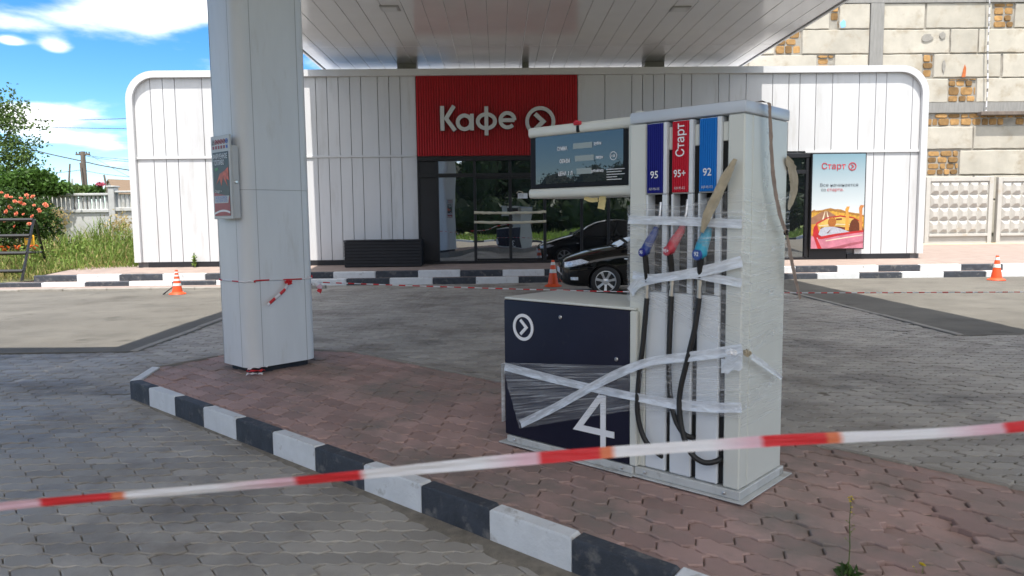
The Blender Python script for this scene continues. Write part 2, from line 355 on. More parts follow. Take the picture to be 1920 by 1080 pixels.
def film_mat(name, col, a0, a1, stretch, scale=3.0, rough=.28, th=(.42, .62)):
    """crumpled clear film: see-through, with bright drawn-out creases"""
    m = bpy.data.materials.new(name); m.use_nodes = True; t = m.node_tree; t.nodes.clear()
    uv = N(t, 'ShaderNodeUVMap'); mpn = N(t, 'ShaderNodeMapping'); mpn.inputs['Scale'].default_value = stretch; L(uv.outputs[0], mpn.inputs[0], t)
    no = N(t, 'ShaderNodeTexNoise', inp={'Scale': scale, 'Detail': 5.0, 'Roughness': .6, 'Distortion': .4}); L(mpn.outputs[0], no.inputs['Vector'], t)
    mr = N(t, 'ShaderNodeMapRange', inp={1: th[0], 2: th[1], 3: a0, 4: a1}); L(no.outputs[0], mr.inputs[0], t)
    b = N(t, 'ShaderNodeBsdfPrincipled', inp={'Base Color': (*col, 1), 'Roughness': rough, 'Specular IOR Level': .7})
    bp = N(t, 'ShaderNodeBump', inp={'Strength': .6, 'Distance': .01}); L(no.outputs[0], bp.inputs['Height'], t); L(bp.outputs[0], b.inputs['Normal'], t)
    tr = N(t, 'ShaderNodeBsdfTransparent'); ms = N(t, 'ShaderNodeMixShader'); L(mr.outputs[0], ms.inputs[0], t); L(tr.outputs[0], ms.inputs[1], t); L(b.outputs[0], ms.inputs[2], t)
    o = N(t, 'ShaderNodeOutputMaterial'); L(ms.outputs[0], o.inputs[0], t); return m
M['film'] = film_mat('film', (.80, .82, .85), .09, .50, (.55, 42, 1), th=(.46, .72), rough=.14)
M['film_side'] = film_mat('film_side', (.80, .81, .82), .04, .55, (.8, 38, 1), th=(.50, .72), rough=.10)
M['film_band'] = film_mat('film_band', (.76, .81, .88), .62, .95, (3, 14, 1), rough=.2)
M['film_clear'] = film_mat('film_clear', (.78, .80, .83), .04, .42, (5, 5, 1), th=(.5, .68))
def leaf_mat(name, c, isl=.45, trans=.3):
    return mat(name, c, .55, island=isl, trans=trans, spec=.3)
M['leaf_tree'] = leaf_mat('leaf_tree', (.095, .15, .035))
M['leaf_vine'] = leaf_mat('leaf_vine', (.06, .125, .02))
M['leaf_rose'] = leaf_mat('leaf_rose', (.045, .09, .018))
M['leaf_dark'] = leaf_mat('leaf_dark', (.028, .05, .015))
M['grass_green'] = leaf_mat('grass_green', (.17, .25, .05), .45)
M['grass_pale'] = leaf_mat('grass_pale', (.34, .34, .12), .35)
M['grass_dry'] = leaf_mat('grass_dry', (.42, .33, .15), .35)
M['flower_coral'] = mat('flower_coral', (.72, .24, .14), .6, island=.3, trans=.2)
M['flower_orange'] = mat('flower_orange', (.70, .20, .05), .6, island=.25, trans=.2)
M['flower_yellow'] = mat('flower_yellow', (.75, .62, .05), .6, trans=.2)
M['flower_pink'] = mat('flower_pink', (.5, .10, .16), .6, island=.2, trans=.2)
M['bark'] = mat('bark', (.12, .09, .065), .9, var=.3, vscale=9, bump=.6, bscale=30)
M['pole_wood'] = mat('pole_wood', (.16, .13, .11), .9, var=.35, vscale=6, bump=.5, bscale=30, stretch=(1, 1, .2))
M['wire'] = mat('wire', (.05, .055, .06), .6)
M['old_plaster'] = mat('old_plaster', (.46, .47, .47), .9, var=.14, vscale=2.2, bump=.4, bscale=30, dirt=(.25, .22, .17), dscale=2.2, dth=(.56, .76))
M['house_wall'] = mat('house_wall', (.55, .52, .47), .9, var=.1)
M['roof_slate'] = mat('roof_slate', (.20, .14, .095), .85, var=.2, vscale=3, stretch=(6, 1, 1))

# ================================================================== SETTING: ground, paving, kerbs
def inside(poly, x, y):
    c = False; n = len(poly)
    for i in range(n):
        x1, y1 = poly[i]; x2, y2 = poly[(i + 1) % n]
        if (y1 > y) != (y2 > y) and x < (x2 - x1) * (y - y1) / (y2 - y1) + x1: c = not c
    return c
def offset_in(poly, d):
    """inward offset of a counter-clockwise polygon"""
    out = []; n = len(poly)
    for i in range(n):
        p0, p1, p2 = Vector(poly[i - 1]), Vector(poly[i]), Vector(poly[(i + 1) % n])
        t1 = (p1 - p0).normalized(); t2 = (p2 - p1).normalized(); n1 = Vector((-t1.y, t1.x)); n2 = Vector((-t2.y, t2.x))
        m = (n1 + n2).normalized(); out.append(tuple(p1 + m * d / max(.3, m.dot(n1))))
    return out
def clip_poly(P, poly):
    out = P
    n = len(poly)
    for i in range(n):
        a, b = poly[i], poly[(i + 1) % n]; ex, ey = b[0] - a[0], b[1] - a[1]; res = []
        for k in range(len(out)):
            p, q = out[k], out[(k + 1) % len(out)]
            dp = ex * (p[1] - a[1]) - ey * (p[0] - a[0]); dq = ex * (q[1] - a[1]) - ey * (q[0] - a[0])
            if dp >= 0: res.append(p)
            if (dp >= 0) != (dq >= 0): u = dp / (dp - dq); res.append((p[0] + u * (q[0] - p[0]), p[1] + u * (q[1] - p[1])))
        out = res
        if len(out) < 3: return []
    return out
def in_view(x, y, z=0.0, m=0.42):
    v = Vector((x, y, z)) - EYE; k = v.dot(D_)
    if k < 0.3: return False   # (only what could be seen from here or a step aside)
    return abs(v.dot(R_) / k) < 960 / 1400 + m and abs(v.dot(U_) / k) < 540 / 1400 + m
def pave(name, matr, bl, bh, shift, ang, org, x_rng, y_rng, keep, z0, wav, zig, joint, clip=None, hfun=None, rise=0.0022):
    """interlocking wavy pavers, every stone a real block with a chamfered edge and its own level"""
    ca, sa = math.cos(ang), math.sin(ang); V = []; F = []; Z = []
    ts = np.linspace(0, 1, 9)[:-1]; vs_ = np.array([.25, .5, .75]); zz = np.array([.9, 0., -.9]) * zig
    wave = lambda x: wav * np.sin(4 * np.pi * x / bl)
    base = 0
    for j in range(int(y_rng[0] / bh), int(y_rng[1] / bh) + 1):
        for i in range(int(x_rng[0] / bl), int(x_rng[1] / bl) + 1):
            u0 = i * bl + (j % 2) * shift * bl; w0 = j * bh; cu, cw = u0 + bl / 2, w0 + bh / 2
            X = org[0] + cu * ca - cw * sa; Y = org[1] + cu * sa + cw * ca
            k = keep(X, Y)
            if not k: continue
            xb = u0 + ts * bl; bx = np.concatenate([xb, np.full(3, u0 + bl) + zz, (u0 + bl - ts * bl), u0 + zz[::-1]])
            by = np.concatenate([w0 + wave(xb), w0 + vs_ * bh + wave(u0 + bl), w0 + bh + wave(u0 + bl - ts * bl), w0 + vs_[::-1] * bh + wave(u0)])
            # first point of each side is the corner; move the corners of the ends onto the wave
            P = np.stack([cu + (bx - cu) * (1 - joint / bl), cw + (by - cw) * (1 - joint / bh)], 1)
            P = np.stack([org[0] + P[:, 0] * ca - P[:, 1] * sa, org[1] + P[:, 0] * sa + P[:, 1] * ca], 1)
            if clip is not None and k == 2:
                q = clip_poly([tuple(p) for p in P], clip)
                if len(q) < 3: continue
                P = np.array(q)
            n = len(P); c = P.mean(0); dh = rng.normal(0, rise) + (hfun(X, Y) if hfun else 0); tx, ty = rng.normal(0, .010, 2)
            rel = P - c; hz = z0 + dh + rel[:, 0] * tx + rel[:, 1] * ty
            ln = np.linalg.norm(rel, axis=1, keepdims=True); inn = c + rel * (1 - .006 / np.maximum(ln, .02))
            V.append(np.concatenate([np.column_stack([inn, hz]), np.column_stack([P, hz - .005]), np.column_stack([P, hz - .05])]))
            ii = np.arange(n); jj = (ii + 1) % n
            F.append(base + ii); Z.append([n])
            F.append((base + np.column_stack([n + ii, n + jj, jj, ii])).ravel()); F.append((base + np.column_stack([2 * n + ii, 2 * n + jj, n + jj, n + ii])).ravel()); Z.append([4] * (2 * n))
            base += 3 * n
    return np_mesh(name, np.concatenate(V), np.concatenate(F), np.concatenate(Z), matr)

M['paver_grey'] = mat('paver_grey', (.335, .31, .275), .58, var=.24, vscale=.8, bump=.5, bscale=170, island=.16, dirt=(.15, .128, .105), dscale=.9, dth=(.50, .70), rvar=.12, dirt2=((.085, .080, .075), .62, .58, .70))
M['paver_red'] = mat('paver_red', (.37, .245, .215), .72, var=.22, vscale=1.3, bump=.6, bscale=150, island=.20, dirt=(.22, .185, .160), dscale=1.6, dth=(.46, .66), rvar=.08, dirt2=((.13, .095, .085), 1.1, .58, .72))
M['asphalt'] = mat('asphalt', (.150, .140, .120), .92, var=.32, vscale=1.1, bump=1.0, bscale=130, dirt=(.085, .077, .064), dscale=.55, dth=(.53, .70), dirt2=((.06, .055, .045), 1.3, .60, .72))
M['walk_pink'] = mat('walk_pink', (.30, .235, .205), .9, var=.16, vscale=3, bump=.4, bscale=120, dirt=(.19, .16, .14), dscale=1.2)
M['soil'] = mat('soil', (.10, .105, .045), 1.0, var=.4, vscale=1.2, bump=.8, bscale=20)
M['lawn'] = mat('lawn', (.16, .20, .045), 1.0, var=.4, vscale=2.5, bump=1.0, bscale=30)

g = S(); g.face([(-700, -700, -.11), (700, -700, -.11), (700, 900, -.11), (-700, 900, -.11)]); tag(g.build('ground', M['soil']), kind='structure')
g = S(); g.face([(-40, -16, -.013), (40, -16, -.013), (40, 18.05, -.013), (-40, 18.05, -.013)]); tag(g.build('paving_bed', M['sand']), kind='structure')

# the raised island
KA, KB, KC, KD, KE_ = (-3.30, 6.607), (-3.39, 7.25), (-2.98, 7.86), (-2.12, 8.17), (-1.55, 7.98)
u1 = Vector((.7237, -.690)); u2 = Vector((.7071, -.7071))
KF = tuple(Vector(KE_) + u2 * 13.0); KG = tuple(Vector(KA) + u1 * 13.0)
ISL = [KA, KG, KF, KE_, KD, KC, KB]                      # counter-clockwise
inner = offset_in(ISL, .08); inner_thin = offset_in(ISL, .045); ZK = .172
ks = S(); lens = []; nk = 0
for i in range(len(ISL)):
    IN = inner if i in (0, 6) else inner_thin; i6 = i == 6; a, b, c, d = Vector(ISL[i]), Vector(ISL[(i + 1) % len(ISL)]), Vector(IN[(i + 1) % len(ISL)]), Vector(IN[i])
    ln = (b - a).length; cnt = max(1, round(ln / .507)); 
    cutp = [k / cnt for k in range(cnt + 1)] if i != 0 else [0.0] + [(.415 + .5075 * k) / ln for k in range(25)]
    for t0, t1 in zip(cutp, cutp[1:]):
        g0 = .002 / ln
        t0 += g0; t1 -= g0
        if i == 1: continue                                 # the far end of the island lies behind the camera
        q = [a.lerp(b, t0), a.lerp(b, t1), d.lerp(c, t1), d.lerp(c, t0)]
        col = (nk % 2 == 0) and i in (0, 6); nk += 1
        top = [Vector((p.x, p.y, ZK + random.gauss(0, .0012))) for p in q]; ctr = sum(q, Vector((0, 0))) / 4
        rin = [Vector((p.x, p.y, ZK - .012)) for p in q]; ins = [Vector((*(p + (ctr - p).normalized() * .014), ZK + random.gauss(0, .001))) for p in q]
        bot = [Vector((p.x, p.y, -.05)) for p in q]
        R3 = [[ks.bm.verts.new(v) for v in row] for row in (ins, rin, bot)]
        f = [ks.bm.faces.new(R3[0])]
        for A, B in zip(R3, R3[1:]): f += [ks.bm.faces.new((A[x], B[x], B[(x + 1) % 4], A[(x + 1) % 4])) for x in range(4)]
        for ff in f: ff.material_index = (0 if col else 1) if i == 0 else (1 if i == 6 else 2)
tag(ks.build('island_kerb', [M['kerb_black'], M['kerb_white'], M['kerb_grey']], smooth=0), kind='structure')
isl_clip = offset_in(ISL, .03)
def keep_island(x, y):
    if not in_view(x, y, .17): return 0
    if not inside(ISL, x, y):
        return 2 if any((Vector(p) - Vector((x, y))).length < .3 for p in ()) else 0
    m = min(abs((Vector(b) - Vector(a)).normalized().cross(Vector((x, y)) - Vector(a))) for a, b in zip(ISL, ISL[1:] + ISL[:1]))
    return 2 if m < .22 else 1
def sag(x, y):        # settled and lifted stones near the pump's corner
    r = 0.0
    d = (x - 2.25) * .68 + (y - 3.05) * .73
    if x > 1.35 and y < 4.2: r += .009 * math.sin(7.0 * (x * .7 - y * .7)) * math.sin(5.0 * (x * .7 + y * .7) + 1.0)
    r -= .016 * math.exp(-(((x - 1.9) / .2) ** 2 + ((y - 3.2) / .45) ** 2))
    r += .012 * math.exp(-(((x - 1.72) / .18) ** 2 + ((y - 3.42) / .18) ** 2))
    return r - .006
isl = pave('island_paving', M['paver_red'], .225, .1375, 0.5, math.atan2(u1.y, u1.x), KA, (-1.2, 9), (-.4, 3.2), keep_island, .164, .008, .021, .0065, clip=isl_clip, hfun=sag, rise=.0028)
tag(isl, kind='structure')
g = S(); g.zprism(offset_in(ISL, .1), -.04, .136); tag(g.build('island_bed', M['sand'], smooth=0), kind='structure')
# driveway of grey pavers
XL, XR, YF, YR = -4.47, 5.95, 9.07, 9.42
def keep_drive(x, y):
    if not in_view(x, y): return 0
    if y > 18.0 or (y > YF and x < XL) or (y > YR and x > XR): return 0
    return 0 if inside(offset_in(ISL, .12), x, y) else 1
drv = pave('driveway', M['paver_grey'], .232, .122, 0.5, rad(-1.5), (0, 0), (-15, 14), (1.3, 19), keep_drive, 0.0, .009, .024, .006,
           hfun=lambda x, y: .006 * math.sin(1.3 * x + .4) * math.sin(1.1 * y + .3 * x) - .004 * (1 if (math.sin(3.1 * x + 1.7 * y) > .93) else 0), rise=.0018)
tag(drv, kind='structure')
# asphalt on both sides with a flush concrete edging
for nm, x0, x1, y0 in (('asphalt_lot', -40, XL, YF), ('asphalt_road', XR, 40, YR)):
    P = []
    for i in range(60):
        row = []
        for j in range(40):
            x = x0 + (x1 - x0) * i / 59; y = y0 + (18.03 - y0) * j / 39
            e = min(i, 59 - i, j, 39 - j) > 0
            row.append((x, y, .008 + (.006 * math.sin(1.7 * x) * math.sin(2.1 * y) + random.gauss(0, .002) + .006 if e else 0)))
        P.append(row)
    g = S(); g.grid(P); g.grid([[(x0, y0, -.02), (x1, y0, -.02)], [(x0, y0, .008), (x1, y0, .008)]])
    tag(g.build(nm, M['asphalt'], smooth=60), kind='structure')
g = S()
for y in np.arange(YF, 18.0, 1.0): g.box(XL - .04, XL + .06, y + .004, min(y + .996, 18), -.05, .018 + random.gauss(0, .003), .008)
for y in np.arange(YR, 18.0, 1.0): g.box(XR - .06, XR + .04, y + .004, min(y + .996, 18), -.05, .016 + random.gauss(0, .003), .008)
tag(g.build('edging_strip', M['kerb_grey'], smooth=0), kind='structure')
# drifted sand along the foot of the near kerb
def sand_strip(a, b, w, n, seed):
    r2 = random.Random(seed); P = []
    t = (b - a).normalized(); nn = Vector((t.y, -t.x))
    for i in range(n + 1):
        p = a.lerp(b, i / n); ww = w * (.35 + r2.random() * .9) * min(1, 3 * i / n, 3 * (n - i) / n + .2)
        P.append([(*(p - nn * .01), .014), (*(p + nn * ww * .5), .009), (*(p + nn * ww), -.006)])
    return P
g = S(); g.grid(sand_strip(Vector(KA), Vector(KG), .11, 160, 3)); tag(g.build('kerb_sand', M['sand'], smooth=80), kind='structure')
# two painted steps along the café and the walk behind them
KY = 18.0
def step_kerb(name, y0, x0, x1, z0, z1, first, ln=1.04, w=.18):
    s = S(); x = x0; k = first
    while x < x1:
        xe = min(x + ln, x1); s.box(x + .003, xe - .003, y0, y0 + w, z0 - .05, z1 + random.gauss(0, .003), .012, mi=k % 2); x = xe; k += 1
    tag(s.build(name, [M['kerb_black'], M['kerb_white']], smooth=0), kind='structure')
step_kerb('lower_kerb', KY, -12.0, 22, 0, .15, 0)
step_kerb('upper_kerb', KY + .36, -11.35, 22, .15, .30, 0)
g = S(); g.box(-12.0, 22, KY + .17, KY + .42, 0, .143); tag(g.build('step_tread', M['walk_pink'], smooth=0), kind='structure')
GY, GZ = 20.0, .365                                   # café front and its floor level
g = S(); g.grid([[(-11.2, KY + .53, .288), (24, KY + .53, .288)], [(-11.2, GY, GZ), (24, GY, GZ)], [(-11.2, 28.2, GZ + .03), (24, 28.2, GZ + .03)]])
g.grid([[(-11.35, KY + .6, -.05), (-11.2, 20, -.05)], [(-11.35, KY + .6, .28), (-11.2, 20, GZ)]]); tag(g.build('pavement', M['walk_pink'], smooth=0), kind='structure')
g = S()
x = -22.0
while x < -4.5:
    g.box(x + .004, x + .996, 17.22, 17.36, -.05, .062 + random.gauss(0, .004), .012); x += 1.0
tag(g.build('low_kerb', M['kerb_grey'], smooth=0), kind='structure')
g = S(); g.box(-22, -4.5, 17.36, KY + .02, -.05, .048); tag(g.build('kerb_apron', M['walk_pink'], smooth=0), kind='structure')
# planted verge on the left
g = S(); g.grid([[(-30, 18.6, .05), (-22, 18.2, .06), (-12.4, 18.35, .10), (-9.4, 20.2, .3)], [(-30, 27, .25), (-22, 27, .3), (-12, 27, .36), (-9.4, 27, .38)]])
tag(g.build('verge_soil', M['soil'], smooth=0), kind='structure')

# ================================================================== CAFÉ
cafe = thing('cafe_building', 'low white panelled café with rounded corners, red centre bay and dark glazed front', 'building', (0, GY, 0))
def fx(x): return x                                    # local x = world x
BX0, BX1, BZ0, BZ1 = -9.62, 11.42, GZ, 5.46
R = .75
# the white arched surround: an open band following walls and roof edge, 0.34 m proud of the panels
def arch(r, e):
    x0, x1, z1 = BX0 + e, BX1 - e, BZ1 - e
    return [(x0, BZ0 + .14)] + arc(x0 + r, z1 - r, r, 180, 90, 12) + arc(x1 - r, z1 - r, r, 90, 0, 12) + [(x1, BZ0 + .14)]
o_, i_ = arch(R, 0), arch(R - .17, .17)
s = S()
for y0, y1 in ((-.11, 9.0),):
    A = [s.bm.verts.new((x, y0, z)) for x, z in o_]; B = [s.bm.verts.new((x, y0, z)) for x, z in i_]
    A2 = [s.bm.verts.new((x, y1, z)) for x, z in o_]; B2 = [s.bm.verts.new((x, .10, z)) for x, z in i_]
    for k in range(len(o_) - 1):
        s.bm.faces.new((A[k], A[k + 1], B[k + 1], B[k])); s.bm.faces.new((A[k + 1], A[k], A2[k], A2[k + 1])); s.bm.faces.new((B[k], B[k + 1], B2[k + 1], B2[k]))
    for k in (0, len(o_) - 1): s.bm.faces.new((A[k], B[k], B2[k], A2[k]))
s.build('surround', M['white_trim'], cafe, smooth=35)
# wall panels between seams, in two tiers, clipped by the rounded corner
px_seams = [282, 305.3, 328, 379, 402, 437, 460, 494, 517, 551, 570, 591.9, 613, 634.5, 656, 676.7, 708, 729.3, 750.4]
sx = [BX0 + .17] + [aty(x, 180, GY + .0).x for x in px_seams] + [-2.12]
sr = [2.13] + [aty(x, 180, GY).x for x in (1134.2, 1184.6, 1204.6, 1225.2, 1245.8, 1277.8, 1296.7, 1347, 1367, 1398.6, 1448.4, 1478.7, 1499.5, 1529.7, 1560.7, 1610.7, 1641.9, 1661.8, 1711)] + [BX1 - .17]
ZB, ZT = 3.20, 3.26                                    # the white band between the tiers
def ztop(x):
    r = R - .17; x0, x1 = BX0 + .17, BX1 - .17; z1 = BZ1 - .17
    if x < x0 + r: return z1 - r + math.sqrt(max(0, r * r - (x0 + r - x) ** 2))
    if x > x1 - r: return z1 - r + math.sqrt(max(0, r * r - (x - x1 + r) ** 2))
    return z1
def panel(s, x0, x1, z0, top, y=0.0):
    x0 += .008; x1 -= .008; xs = [x0 + (x1 - x0) * k / 8 for k in range(9)] if top is None else [x0, x1]
    pts = [(x0, z0), (x1, z0)] + [(x, (ztop(x) - .004) if top is None else top) for x in xs[::-1]]
    pts = [p for k, p in enumerate(pts) if k == 0 or (Vector(p) - Vector(pts[k - 1])).length > 1e-4]
    s.yprism(pts, y, y + .04)
for lst in (sx, sr):
    s = S()
    for x0, x1 in zip(lst, lst[1:]):
        panel(s, x0, x1, ZT, None)
        if lst is sx or x0 > 9.4: panel(s, x0, x1, BZ0 + .14, ZB)
    s.build('wall_cladding', M['white_panel'], cafe, smooth=0)
s = S(); s.box(BX0 + .02, BX1 - .02, .06, 8.9, BZ0, BZ1 - R, 0); s.build('core_wall', M['joint'], cafe, smooth=0)
s = S(); s.box(BX0 + .2, BX1 - .2, .5, 8.9, BZ1 - R + .003, BZ1 - .25); s.build('roof', M['roof_grey'], cafe, smooth=0)
for x0, x1 in ((BX0 + .17, -2.13), (8.2, BX1 - .17)): s = S(); s.box(x0, x1, -.035, .05, ZB + .002, ZT - .002, .008); s.build('band', M['white_trim'], cafe)
for x0, x1 in ((BX0 + .32, -2.13), (9.4, BX1 - .3)): s = S(); s.box(x0, x1, -.02, .055, BZ0 - .02, BZ0 + .135); s.build('plinth', M['plinth'], cafe, smooth=0)
# red ribbed bay
s = S(); RX0, RX1, RZ0, RZ1 = -2.11, 2.12, 3.22, BZ1 - .172
s.box(RX0, RX1, .0, .055, RZ0, RZ1); nr = 63
for k in range(nr):
    c = RX0 + (k + .5) * (RX1 - RX0) / nr; w = (RX1 - RX0) / nr
    s.prism([(c - w * .36, -.001), (c - w * .22, -.045), (c + w * .22, -.045), (c + w * .36, -.001)], lambda u, v: (u, v, RZ0 + .003), lambda u, v: (u, v, RZ1 - .003))
s.build('ribbed_panel', M['red_rib'], cafe, smooth=0)
# glazed front
GX0, GX1 = -2.12, 8.36
s = S(); s.box(GX0, GX1, -.06, .055, 3.085, 3.19, .006); s.box(GX0 + .002, GX1 - .002, -.03, .055, GZ, GZ + .07, .006); s.box(GX0, GX0 + .045, -.03, .05, GZ + .072, 3.083, .004)
zt0, zt1 = 2.66, 2.76
muls = [aty(x, 400, GY).x for x in (821, 891, 957, 1021.5, 1090.5)]; muls += [2.95, 3.85, 4.75, 5.65, 6.55, 7.45, 8.26]
for k, x in enumerate(muls):
    w = .036 if k != 2 else .04
    s.box(x - w, x + w, -.05 if k not in (1, 3) else -.09, .05, GZ + .072, 3.083, .004)
for a, b in zip([GX0 + .045] + muls, muls): s.box(a + (.0 if a < -2 and a == GX0 + .045 else .037), b - .037, -.045, .05, zt0, zt1, .004)
s.build('window_frame', M['black_frame'], cafe, smooth=0)
for z0, z1 in ((GZ + .075, zt0 - .002), (zt1 + .002, 3.08)): s = S(); s.box(GX0 + .047, muls[0] - .038, .0, .04, z0, z1); s.build('blank_panel', M['black_panel'], cafe, smooth=0)
for k, (a, b) in enumerate(zip(muls, muls[1:])):
    is_door = k in (1, 2)
    s = S(); s.box(a + .04, b - .04, .010, .03, GZ + .075, zt0 - .003); p = s.build('door_leaf' if is_door else 'window', M['facade_glass'], cafe, smooth=0)
    s = S(); s.box(a + .04, b - .04, .012, .03, zt1 + .003, 3.08); s.build('transom_window', M['facade_glass'], cafe, smooth=0)
    if is_door:
        for x0, x1, z0, z1 in ((a + .042, b - .042, GZ + .078, GZ + .13), (a + .042, b - .042, zt0 - .055, zt0 - .006)): s = S(); s.box(x0, x1, -.012, .009, z0, z1, .003); s.build('door_rail', M['black_frame'], p, smooth=0)
s = S(); s.box(8.37, 9.38, -.005, .052, GZ, 3.19); s.build('side_panel', M['black_panel'], cafe, smooth=0)
# notice on the door glass
nx = aty(980, 367, GY - .02)
no = thing('door_notice', 'small white printed notice stuck on the dark glass of the café door', 'notice', (nx.x, GY - .004, nx.z))
s = S(); s.box(-.13, .13, -.004, .002, -.07, .07); s.build('sheet', M['white_print'], no, smooth=0)
s = S()
for k in range(3): s.box(-.11, .02, -.0065, -.0042, .035 - k * .035, .045 - k * .035)
s.build('print', M['joint'], no, smooth=0)
r_ = S(); nb = aty(975, 362, GY - .02); r_.tube([(nb.x - .09, GY - .01, nb.z + .0), (nb.x - .03, GY - .02, nb.z + .05), (nb.x + .05, GY - .02, nb.z + .03), (nb.x + .09, GY - .01, nb.z - .01)], .03, 8, flat=.4)
tag(r_.build('ribbon_scrap', M['beige_tape']), 'crumpled beige ribbon scrap stuck above the notice on the café door', 'ribbon')
# the two pale tapes across the door
for lab, ya in (('upper of two pale tapes stretched across the closed café door', 398.5), ('lower of two pale tapes stretched across the closed café door', 416.5)):
    a, b = aty(889, ya, GY - .12), aty(1024, ya - 1.5, GY - .12); P = []
    for k in range(25):
        t = k / 24; p = a.lerp(b, t); sg = -.022 * math.sin(math.pi * t) + random.gauss(0, .003); hh = .035 + random.gauss(0, .003)
        P.append([(p.x, GY - .115 + random.gauss(0, .003), p.z + sg - hh), (p.x, GY - .118, p.z + sg), (p.x, GY - .115, p.z + sg + hh)])
    s = S(); s.grid(P); o = s.build('door_tape', M['beige_tape'], smooth=60); tag(o, lab, 'tape', 'tapes across the café door')
    sm = o.modifiers.new('thick', 'SOLIDIFY'); sm.thickness = .004
# planter
p0, p1 = aty(646, 500, GY - .62), aty(791, 500, GY - .62)
pl = thing('planter', 'long dark slatted planter box standing against the white café wall', 'planter', ((p0.x + p1.x) / 2, GY - .36, GZ - .025))
hw = (p1.x - p0.x) / 2
for k in range(9):
    pass
s = S()
for k in range(8): s.box(-hw, hw, -.26, .26, .012 + k * .082, .012 + k * .082 + .074, .008)
s.build('slat', M['plinth'], pl, smooth=0)
s = S(); s.box(-hw + .015, hw - .015, -.245, .245, .0, .66); s.build('liner', M['void'], pl, smooth=0)
s = S(); s.box(-hw - .01, hw + .01, -.27, .27, .668, .70, .006); s.build('rim', M['plinth'], pl, smooth=0)

# the sign lettering
def sgn(x, y): p = aty(x, y, GY - .16); return (p.x, p.z)
sign = thing('cafe_sign', 'raised pale grey lettering reading Кафе with round arrow emblem on the red bay', 'sign', (0, GY - .16, 0))
def letter(strokes, w, name='letter'):
    s = S(); draw(s, strokes, w, -.03, .015); o = s.build(name, [M['sign_white']], sign, smooth=30)
    s = S(); draw(s, strokes, w * 1.0, .0155, .10); s.build('letter_edge' if name == 'letter' else 'emblem_edge', [M['sign_edge']], o, smooth=30); return o
ul = sgn(825, 199); lr = sgn(857, 245); WS = .105
kx, zt, zb = ul[0] + WS / 2, ul[1], lr[1]; zm = (zt + zb) / 2
xe = lr[0]
letter([([(kx, zt), (kx, zb)], False), ([(xe - .07, zt), (kx + .10, zm), (xe - .05, zb)], False)], WS)
ca_ = sgn(872, 229.5); rx = .175
letter([(arc(ca_[0] - .015, ca_[1], rx, 0, 352, 28), True), ([(ca_[0] + .18, zb + .43), (ca_[0] + .18, zb)], False)], WS * .95)
cf = sgn(912, 227.5)
letter([(arc(cf[0], cf[1], .225, 0, 352, 30, ry=.18), True), ([(cf[0], zt - .02), (cf[0], zb - .13)], False)], WS * .95)
ce = sgn(951.5, 225.5)
letter([([(ce[0] - .16, ce[1]), (ce[0] + .185, ce[1])], False), (arc(ce[0], ce[1], .185, 0, 318, 28), False)], WS * .92)
cr_ = sgn(1013, 228)
letter([(arc(cr_[0], cr_[1], .345, 0, 354, 48), True)], .095, 'emblem_ring')
letter([([(cr_[0] - .14, cr_[1] + .20), (cr_[0] + .08, cr_[1]), (cr_[0] - .14, cr_[1] - .20)], False)], .11, 'emblem_arrow')

# ================================================================== CANOPY
CZ, CX0, CX1, CY0, CY1 = 5.80, -4.83, 6.93, -0.7, 22.6
cano = thing('canopy', 'wide flat white forecourt canopy with glossy panelled soffit above the pumps', 'canopy', (0, 0, 0))
s = S(); x = CX0 + .03; rows = [CY0 + .02, 2.9, 9.2, 14.05, 18.9, CY1 - .02]; pw = .42
while x < CX1 - .05:
    xe = min(x + pw, CX1 - .03)
    for a, b in zip(rows, rows[1:]):
        zz = CZ + random.gauss(0, .0012); s.box(x + .004, xe - .004, a + .006, b - .006, zz, CZ + .04, .004)
    x = xe
WX0, WX1, WY1 = -11.0, 13.0, 6.85
for xa, xb in ((WX0, CX0 - .07), (CX1 + .07, WX1)):       # unseen wings either side of the frame, inferred from shade and sized to cast it
    x = xa
    while x < xb - .02:
        xe = min(x + pw, xb); s.box(x + .004, xe - .004, CY0, WY1, CZ, CZ + .04, .004); x = xe
s.build('soffit', M['soffit'], cano, smooth=0)
s = S(); s.box(CX0 + .01, CX1 - .01, CY0 + .01, CY1 - .01, CZ + .045, CZ + .62); [s.box(xa, xb, CY0, WY1, CZ + .045, CZ + .6) for xa, xb in ((WX0, CX0 - .07), (CX1 + .07, WX1))]; s.build('roof_deck', M['joint'], cano, smooth=0)
s = S()
for x0, x1, y0, y1 in ((CX0 - .06, CX0 + .008, CY0 - .06, CY1 + .06), (CX1 - .008, CX1 + .06, CY0 - .06, CY1 + .06), (CX0 + .009, CX1 - .009, CY0 - .06, CY0 + .008), (CX0 + .009, CX1 - .009, CY1 - .008, CY1 + .06)):
    s.box(x0, x1, y0, y1, CZ - .03, CZ + .7, .01)
s.build('fascia', M['white_trim'], cano, smooth=0)
for (xa, ya) in ((731, 15), (1275, 16)):
    p = atz(xa, ya, CZ); s = S(); s.box(p.x - .19, p.x + .19, p.y - .19, p.y + .19, CZ - .022, CZ + .01, .006); lf = s.build('ceiling_lamp', M['grey_alu'], cano, smooth=0)
    s = S(); s.box(p.x - .15, p.x + .15, p.y - .15, p.y + .15, CZ - .028, CZ - .0225, .004); s.build('diffuser', M['lamp_glass'], lf, smooth=0)
for xa, w in ((762.5, .26), (985.5, .09), (1227.5, .27)):
    p = aty(xa, 128, GY + .9); s = S(); s.box(p.x - w, p.x + w, GY + .9, GY + 1.35, BZ1 - .27, CZ - .004, .004); s.build('post', M['grey_alu'], cano, smooth=0)

